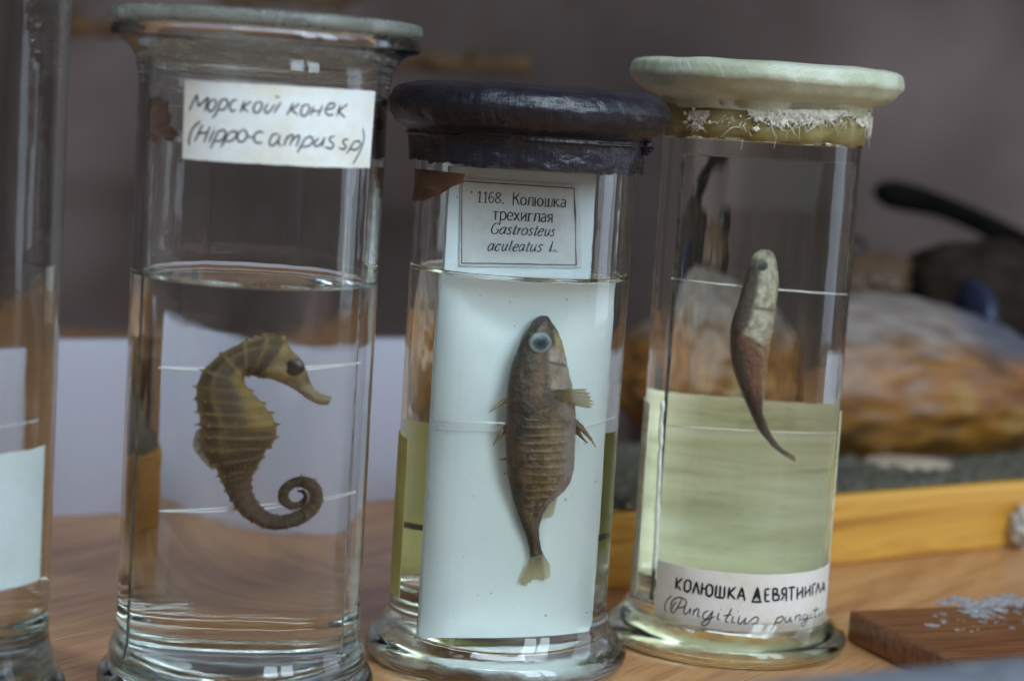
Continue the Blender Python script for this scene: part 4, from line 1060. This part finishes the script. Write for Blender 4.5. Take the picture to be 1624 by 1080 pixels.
def fdisp(s, arc, th):
    x = cos(th); e = 1.0; nn = 0.0
    if sin(th) > 0:
        if 0.42 < s < 0.84:
            k = (arc / 0.0021 + 0.25 * x) % 1.0; nn += 0.00016 * exp(-((k - 0.5) / 0.2) ** 2) * sst(-0.8, -0.5, x) * (1 - sst(0.42, 0.62, x))
        nn -= 0.0004 * exp(-((s - 0.315 + 0.06 * (x - 0.5) ** 2) / 0.006) ** 2) * sst(-0.2, 0.1, x)
        nn -= 0.0003 * exp(-((s - 0.19 - 0.02 * x) / 0.006) ** 2) * sst(0.0, 0.1, x)
        nn += 0.0004 * exp(-((s - 0.25) / 0.05) ** 2) * sst(0, 0.4, x) * (1 - sst(0.7, 1, x))
    nn += 0.00022 * noise.noise(Vector((arc * 700, x * 6, sin(th) * 6))) + 0.0003 * noise.noise(Vector((arc * 220, x * 3, sin(th) * 3)))
    return e, nn
v, f, c, D, arc = loft(P2, secs, thk, 360, 64, fcol, disp=fdisp, base_n=0.0006)
fish = recalc(obj('stickleback', v, f, M['skin'], None, True, c, origin=P2.pt(P2.len / 2, 0.032, 0.003)))
tag(fish, 'plump dark brown fish with big pale ringed eye, on the white plate', 'fish', 'small preserved fish')
eye(fish, P2, c2(267, 160), 0.0028, 0.0068, (0.20, 0.25, 0.27), (0.012, 0.020, 0.034), 0.45)
OC, OT = (0.17, 0.12, 0.05), (0.36, 0.31, 0.16)
fin('tail_fin', fish, P2, [c2(236, 924), c2(256, 930), c2(276, 912)], [c2(192, 1018), c2(212, 1034), c2(246, 1006), c2(278, 1012), c2(304, 996), c2(304, 955)], 0.0012, 0.0012, (0.40, 0.34, 0.18), (0.66, 0.62, 0.38), rays=13)
fin('anal_fin', fish, P2, [c2(282, 742), c2(322, 702)], [c2(284, 792), c2(314, 778), c2(330, 722)], 0.0018, 0.0016, (0.50, 0.45, 0.25), (0.66, 0.62, 0.40), rays=8)
fin('pectoral_fin', fish, P2, [c2(330, 330), c2(322, 352), c2(345, 372)], [c2(448, 326), c2(470, 372), c2(462, 398), c2(400, 388)], 0.0092, 0.0076, (0.20, 0.145, 0.06), (0.58, 0.52, 0.32), rays=9, ribs=0.25)
def spine(parent, pl, pts, n, r0, name, col=None):
    P = [pl.pt(*pl.uz(*p, n), n) for p in pts]; P = catmull([tuple(p) for p in P], 12)
    v, f = tube_geo(P, [r0 * (1 - 0.92 * k / 11) for k in range(12)], 8)
    return obj(name, v, f, M['skin'], parent, True, [lerp((0.12, 0.085, 0.04), (0.30, 0.24, 0.12), k / 11) for k in range(12) for _ in range(8)])
spine(fish, P2, [c2(158, 362), c2(126, 380), c2(84, 414)], 0.0030, 0.00095, 'dorsal_spine')
spine(fish, P2, [c2(160, 452), c2(128, 488), c2(97, 532)], 0.0030, 0.00095, 'dorsal_spine')
spine(fish, P2, [c2(156, 578), c2(136, 580), c2(118, 583)], 0.0030, 0.0005, 'dorsal_spine')
spine(fish, P2, [c2(388, 440), c2(425, 470), c2(452, 498), c2(480, 536)], 0.0050, 0.00105, 'pelvic_spine')
spine(fish, P2, [c2(390, 462), c2(415, 490), c2(446, 520)], 0.0032, 0.00095, 'pelvic_spine')

# --- slim fish in the gauze covered jar
c3 = lambda x, y: (1040 + x / 2.919, 370 + y / 2.919)
secs = [((488, 70), (522, 72)), ((462, 90), (544, 90)), ((440, 130), (558, 130)), ((424, 185), (564, 185)), ((408, 240), (564, 240)), ((386, 320), (556, 310)), ((364, 385), (548, 375)), ((350, 440), (536, 440)), ((350, 500), (524, 500)), ((354, 560), (516, 565)), ((364, 620), (512, 630)), ((384, 690), (506, 690)), ((410, 750), (500, 750)),
        ((434, 805), (496, 805)), ((460, 862), (509, 850)), ((490, 912), (526, 896)), ((540, 968), (562, 950)), ((600, 1012), (612, 1000))]
secs = [(c3(*a), c3(*b)) for a, b in secs]
thk = [x * mm for x in (0.5, 1.3, 2.0, 2.5, 2.8, 3.0, 3.2, 3.2, 3.1, 3.0, 2.8, 2.5, 2.1, 1.6, 1.2, 0.9, 0.6, 0.35)]
def gcol(s, arc, th):
    x = cos(th); nz = noise.noise(Vector((arc * 500, x * 4, 17))) * 0.5 + 0.5; n2 = noise.noise(Vector((arc * 130, x * 9, 4))) * 0.5 + 0.5
    cream = (0.68, 0.64, 0.48); dark = (0.075, 0.050, 0.042); red = lerp((0.17, 0.065, 0.04), (0.30, 0.13, 0.065), n2)
    c = lerp(cream, (0.44, 0.40, 0.28), sst(0.35, 0.75, nz))
    c = lerp(c, red, sst(0.39, 0.47, s - 0.07 * x))
    c = lerp(c, lerp((0.50, 0.36, 0.20), (0.36, 0.17, 0.08), nz), sst(0.25, 0.75, x) * sst(0.30, 0.44, s) * (1 - sst(0.66, 0.76, s)) * 0.9)
    bk = -0.35 - 0.2 * sst(0.33, 0.42, s) * (1 - sst(0.43, 0.50, s)) * 2 + 0.1 * (nz - 0.5)
    c = lerp(c, lerp(dark, (0.13, 0.09, 0.07), nz), (1 - sst(bk - 0.22, bk + 0.10, x)) * sst(0.03, 0.10, s) * 0.95)  # unlit back side: its shade is painted into the skin colour
    c = lerp(c, lerp(dark, (0.11, 0.07, 0.065), nz), sst(0.62, 0.74, s) * (1 - sst(0.45, 0.75, x) * (1 - sst(0.76, 0.82, s))))
    c = lerp(c, (0.62, 0.58, 0.45), sst(0.45, 0.8, x) * sst(0.66, 0.7, s) * (1 - sst(0.76, 0.82, s)) * 0.7)
    c = lerp(c, (0.15, 0.13, 0.11), exp(-((s - 0.275 - 0.015 * x) / 0.007) ** 2) * 0.8 * sst(-0.5, -0.2, x))
    c = lerp(c, (0.62, 0.58, 0.46), sst(0.70, 0.8, noise.noise(Vector((arc * 1500, x * 10, 5))) * 0.5 + 0.5) * 0.6 * sst(-0.2, 0.5, x))
    c = lerp(c, (0.12, 0.10, 0.09), exp(-((x - 0.2) / 0.25) ** 2 - ((s - 0.02) / 0.02) ** 2) * 0.6)
    return c
def gdisp(s, arc, th):
    x = cos(th); nn = 0.00018 * noise.noise(Vector((arc * 600, x * 6, sin(th) * 5)))
    if sin(th) > 0: nn -= 0.0004 * exp(-((s - 0.275) / 0.008) ** 2); nn += 0.0005 * sst(0.30, 0.40, s) * (1 - sst(0.42, 0.44, s - 0.05 * x))
    return 1.0, nn
v, f, c, D, arc = loft(P3, secs, thk, 300, 56, gcol, disp=gdisp, base_n=0.0016)
fish3 = recalc(obj('stickleback', v, f, M['skin'], None, True, c, origin=P3.pt(P3.len / 2, 0.06, 0.003)))
tag(fish3, 'slim fish with cream head, reddish flank and thin dark tail, in the gauze covered jar', 'fish', 'small preserved fish')
eye(fish3, P3, c3(488, 146), 0.0017, 0.0058, (0.16, 0.18, 0.17), (0.03, 0.035, 0.04), 0.55)
fin('tail_fin', fish3, P3, [c3(576, 998), c3(598, 984)], [c3(628, 1030), c3(655, 1040), c3(648, 1012)], 0.0018, 0.0018, (0.25, 0.18, 0.10), (0.42, 0.36, 0.18), rays=7)

# ------------------------------------------------------------------ things behind and beside the jars
a_ = on_z(965, 935, 0); b_ = on_z(1624, 865, 0); bu = (b_ - a_); bu.z = 0; bu.normalize(); bn = Vector((-bu.y, bu.x, 0))
ang = atan2(bu.y, bu.x)
hb = on_plane(1340, 786, a_, bn).z
left = a_ - bu * 0.002
wb = thing('pine_board', left, 'varnished golden pine board with gritty grey top, behind the gauze covered jar', 'board')
v, f = box_geo(left, bu, bn, 0.42, 0.102, hb, 0.0015, 3); sharpen(obj('plank', v, f, m_pine(ang), wb))
gv, gf = [], []
NX, NY = 110, 50
for j in range(NY + 1):
    for i in range(NX + 1):
        p = left + bu * (0.004 + 0.412 * i / NX) + bn * (0.003 + 0.096 * j / NY)
        e = 0 if i in (0, NX) or j in (0, NY) else 1
        gv.append((p.x, p.y, hb + 0.0006 + e * (0.0016 + 0.0022 * noise.noise(Vector((p.x * 160, p.y * 160, 1))) + 0.0012 * noise.noise(Vector((p.x * 420, p.y * 420, 5))))))
for j in range(NY):
    for i in range(NX): q = j * (NX + 1) + i; gf.append((q, q + 1, q + NX + 2, q + NX + 1))
obj('grit_cover', gv, gf, M['moss'], wb)

# stuffed animal on the base
def blob(name, ctr, ax, rad, mat, parent, colfn, sub=5, amp=0.08, fr=2.0, seed=0, origin=None):
    bm = bmesh.new(); bmesh.ops.create_icosphere(bm, subdivisions=sub, radius=1)
    v = []; c = []
    for x in bm.verts:
        q = x.co; k = 1 + amp * noise.noise(q * fr + Vector((seed, 0, 0))) + amp * 0.4 * noise.noise(q * fr * 4 + Vector((seed, 3, 0)))
        v.append(Vector(ctr) + ax[0] * (q.x * rad[0] * k) + ax[1] * (q.y * rad[1] * k) + ax[2] * (q.z * rad[2] * k)); c.append(colfn(q))
    f = [tuple(x.index for x in y.verts) for y in bm.faces]; bm.free()
    return obj(name, v, f, mat, parent, True, c, None, origin)
DA = 0.228                                                     # depth (y) of the animal
ctr = at_depth(1325, 610, DA); s_ = (ctr - C).dot(FW) / F_PX    # metres per photo pixel there
an = thing('stuffed_animal', (ctr.x, ctr.y, hb), 'blurred stuffed animal with mottled golden brown body and pale back, on the pine base', 'stuffed animal')
tl_ = radians(-2)
ax = (Vector((cos(0.25) , sin(0.25), 0)), Vector((-sin(0.25), cos(0.25), 0)), Vector((0, 0, 1)))
def acol(q):
    n = noise.noise(q * 5) * 0.5 + 0.5; n2 = noise.noise(q * 11 + Vector((5, 0, 0))) * 0.5 + 0.5
    gold = lerp((0.13, 0.050, 0.004), (0.34, 0.150, 0.014), n); c = lerp(gold, (0.085, 0.038, 0.008), sst(0.50, 0.75, n2) * 0.85)
    c = lerp(c, (0.36, 0.13, 0.06), exp(-((q.z - 0.22) / 0.30) ** 2) * 0.5 * n2)
    c = lerp(c, lerp((0.34, 0.32, 0.32), (0.20, 0.17, 0.15), n2), sst(0.42, 0.70, q.z + 0.35 * (n - 0.5)) * (0.95 - 0.35 * n2))
    c = lerp(c, (0.09, 0.105, 0.15), sst(0.35, 0.6, q.x) * sst(0.30, 0.55, q.z) * 0.8)
    n3 = noise.noise(Vector((q.x * 7, q.y * 4, q.z * 2.5))) * 0.5 + 0.5
    c = lerp(c, (0.46, 0.30, 0.09), sst(0.58, 0.8, n3) * (1 - sst(0.1, 0.4, q.z)) * 0.45)
    c = lerp(c, (0.06, 0.028, 0.008), sst(0.58, 0.8, 1 - n3) * 0.45 * (1 - sst(0.4, 0.6, q.z)))
    return c
bd = blob('body', ctr, ax, (385 * s_, 0.050, 146 * s_), M['feather'], an, acol, 6, 0.07, 1.6, 3)
def dcol(q): return lerp((0.012, 0.008, 0.006), (0.035, 0.022, 0.014), noise.noise(q * 4) * 0.5 + 0.5)
def bcol(q): return lerp((0.012, 0.016, 0.045), (0.03, 0.04, 0.09), noise.noise(q * 4) * 0.5 + 0.5)
def pcol(q): return lerp((0.075, 0.042, 0.028), (0.14, 0.085, 0.042), noise.noise(q * 4) * 0.5 + 0.5)
DB = DA + 0.15
k_ = s_ * (at_depth(1400, 500, DB) - C).dot(FW) / (ctr - C).dot(FW)
c_ = at_depth(1560, 478, DA + 0.06); blob('wing', c_, ax, (165 * s_, 0.03, 105 * s_), M['dark_feather'], an, dcol, 5, 0.15, 2, 8)
c_ = at_depth(1540, 512, DA + 0.032); blob('blue_patch', c_, ax, (30 * s_, 0.02, 72 * s_), M['feather'], an, bcol, 4, 0.15, 1.5, 9)
c_ = at_depth(1385, 446, DA + 0.06); blob('crest', c_, ax, (85 * s_, 0.02, 50 * s_), M['feather'], an, pcol, 5, 0.12, 1.5, 11)
c_ = at_depth(1345, 395, DA + 0.07); blob('ear', c_, ax, (26 * s_, 0.012, 26 * s_), M['feather'], an, dcol, 4, 0.2, 2, 13)
c_ = at_depth(1440, 736, DA - 0.052); blob('foot', c_, ax, (75 * s_, 0.012, 9 * s_), M['feather'], an, lambda q: (0.45, 0.36, 0.28), 4, 0.2, 2, 14)
# dark rod slanting behind it
p = [at_depth(x, y, DB + 0.01 + 0.0001 * (x - 1390)) for x, y in ((1392, 302), (1412, 308), (1450, 316), (1500, 330), (1560, 356), (1640, 398), (1720, 440))]
P = catmull([tuple(q) for q in p], 40); rr = catmull([[r * k_] for r in (13, 22, 22, 18, 19, 22, 26)], 40)[:, 0]
v, f = tube_geo(P, list(rr), 20)
tag(obj('dark_rod', v, f, M['rod'], None, True, origin=p[-1]), 'blurred black rod with rounded tip slanting above the stuffed animal', 'rod')

# pale panel standing behind the jars and a small card behind the board
a0 = on_z(60, 822, 0)
xr = at_depth(1012, 700, 0.23); d0 = Vector((xr.x - a0.x, xr.y - a0.y, 0)).normalized(); n0 = Vector((-d0.y, d0.x, 0))
zt_ = on_plane(80, 541, a0, n0).z
st = a0 - d0 * 0.10; en = on_plane(800, 700, a0, n0)
v, f = box_geo(st, d0, n0, (Vector((en.x, en.y, 0)) - st).length, 0.008, zt_, 0.0012, 2)
tag(sharpen(obj('white_cardboard', v, f, M['box'], None, True, origin=st)), 'low wide pale lilac cardboard sheet standing upright behind the seahorse jar', 'cardboard')
ca = at_depth(968, 600, 0.245); cb = at_depth(1056, 600, 0.252); ct = at_depth(1000, 538, 0.247).z
dd = (cb - ca); dd.z = 0; Lc = dd.length; dd.normalize(); dn_ = Vector((-dd.y, dd.x, 0))
v, f = box_geo(Vector((ca.x, ca.y, 0)), dd, dn_, Lc, 0.004, ct, 0.0008, 2)
tag(sharpen(obj('white_card', v, f, M['box'], None, True, origin=(ca.x, ca.y, 0))), 'narrow pale lilac card in the gap between black lidded jar and gauze covered jar', 'card')

# brown twigs along the wall
def twig(px, Y, r, label):
    p = [at_depth(x, y, Y) for x, y in px]; P = catmull([tuple(q) for q in p], 60)
    P = [Vector(q) + Vector((0, 0, 0.003 * noise.noise(Vector((i * 0.35, 0, 0))))) for i, q in enumerate(P)]
    mb = MB(); mb.add(*tube_geo(P, [r * (0.75 + 0.5 * noise.noise(Vector((i * 0.3, 9, 0)))) for i in range(60)], 12))
    for i in range(4, 56, 3):
        d = Vector((random.gauss(0, 0.6), random.uniform(-0.5, 0), random.gauss(0, 1))).normalized() * r * random.uniform(1.5, 3)
        mb.add(*tube_geo([P[i], P[i] + d * 0.6, P[i] + d + Vector((0.004, 0, 0))], [r * 0.5, r * 0.35, r * 0.1], 7))
    return tag(mb.build('branch', M['bark'], None, True, origin=P[0]), label, 'branch', 'brown branches behind the jars')
M['bark'] = m_flat('brown_bark', (0.10, 0.055, 0.022), 0.7, 0.3, 60, 0.5)
twig([(60, 52), (130, 42), (260, 60), (420, 72), (560, 88), (700, 100), (840, 104)], 0.50, 0.0055, 'blurred brown branch running level behind the jar lids, cut by the seahorse jar')
twig([(330, -20), (380, -2), (460, -4), (540, -2), (600, -24)], 0.50, 0.0042, 'blurred brown branch end at the top edge above the frosted jar rim')

# dark block of wood with white paint spots
zk = 0.0090
k0 = on_z(1346, 968, zk); k1 = on_z(1508, 1046, zk); k2 = on_z(1624, 934, zk)
e1 = (k1 - k0); L1_ = e1.length; e1.normalize(); e2 = Vector((-e1.y, e1.x, 0)); 
if e2.dot(k2 - k0) < 0: e2 = -e2
ang2 = atan2(e2.y, e2.x)
v, f = box_geo(Vector((k0.x, k0.y, 0.0002)) , e1, e2, L1_ * 1.25, 0.12, zk, 0.0012, 3) if e1.cross(e2).z > 0 else box_geo(Vector((k0.x, k0.y, 0.0002)), e2, e1, 0.12, L1_ * 1.25, zk, 0.0012, 3)
blk = sharpen(recalc(obj('wooden_block', v, f, m_brownwood(ang2), None, True, origin=(k0.x, k0.y, 0))))
tag(blk, 'dark reddish brown wood block spattered with white paint, lying right of the jars', 'wood block')
mb = MB(); spots = []
for (cx, cy, sx, sy, n, r) in ((1565, 960, 26, 5, 34, 7), (1596, 955, 20, 4, 20, 7), (1548, 972, 16, 4, 14, 5), (1475, 993, 4, 1.5, 4, 5), (1530, 990, 26, 7, 16, 2.5), (1590, 985, 22, 6, 12, 2.5), (1575, 970, 40, 12, 22, 2)):
    for _ in range(n): spots.append((random.gauss(cx, sx), random.gauss(cy, sy), r * random.uniform(0.4, 1.5)))
for q_, (x, y, r) in enumerate(spots):
    if y < 944 - (x - 1500) * 0.03: continue
    ctr_ = on_z(x, y, zk); n = 18; top = []
    rm = r / 5200; zt_ = zk + 0.00028 + 0.00012 * (q_ % 7) / 7
    for k in range(n):
        a = 2 * pi * k / n; g = rm * (1 + 0.7 * noise.noise(Vector((cos(a) * 1.8 + x, sin(a) * 1.8, y))) + 0.4 * noise.noise(Vector((cos(a) * 5 + x, sin(a) * 5, y))))
        d_ = e2 * (cos(a) * g * 1.3) + e1 * (sin(a) * g * 1.2); top.append(Vector((ctr_.x + d_.x, ctr_.y + d_.y, zt_)))
    bot_ = [Vector((t.x, t.y, zk + 0.0001)) for t in top]
    mb.add([Vector((ctr_.x, ctr_.y, zt_ + 0.00002))] + top + bot_, [(0, 1 + k, 1 + (k + 1) % n) for k in range(n)] + [(1 + k, 1 + n + k, 1 + n + (k + 1) % n, 1 + (k + 1) % n) for k in range(n)])
ORG[blk] = ORG[blk]
recalc(mb.build('paint_spots', m_flat('white_paint', (0.34, 0.325, 0.33), 0.85, 0.1, 700, 0.7), blk, False))

# pale crumb of plaster at the right edge
pc = on_z(1622, 872, 0); sc_ = (pc - C).dot(FW) / F_PX
ctr_ = at_depth(1624, 836, pc.y)
tuft = blob('plaster_crumb', ctr_, (Vector((1, 0, 0)), Vector((0, 1, 0)), Vector((0, 0, 1))), (19 * sc_, 0.005, 30 * sc_), M['plaster'], None, lambda q: (0.5, 0.5, 0.5), 5, 0.45, 2.4, 21, origin=(ctr_.x, ctr_.y, 0))
tag(tuft, 'crusty greyish white lump beside the pine base at the right edge', 'plaster lump')

# blurred rail close to the camera
zr = 0.052
r0_ = on_z(1010, 1094, zr); r1_ = on_z(1640, 1038, zr); du = (r1_ - r0_); du.z = 0; Lr = du.length; du.normalize(); dn = Vector((-du.y, du.x, 0))
v, f = box_geo(Vector((r0_.x, r0_.y, 0.0)) - dn * 0.012, du, dn, Lr * 1.4, 0.012, zr, 0.001, 2)
tag(sharpen(recalc(obj('rail', v, f, M['rail'], None, True, origin=(r0_.x, r0_.y, 0)))), 'blurred blue grey rail in front at the lower right corner', 'rail')
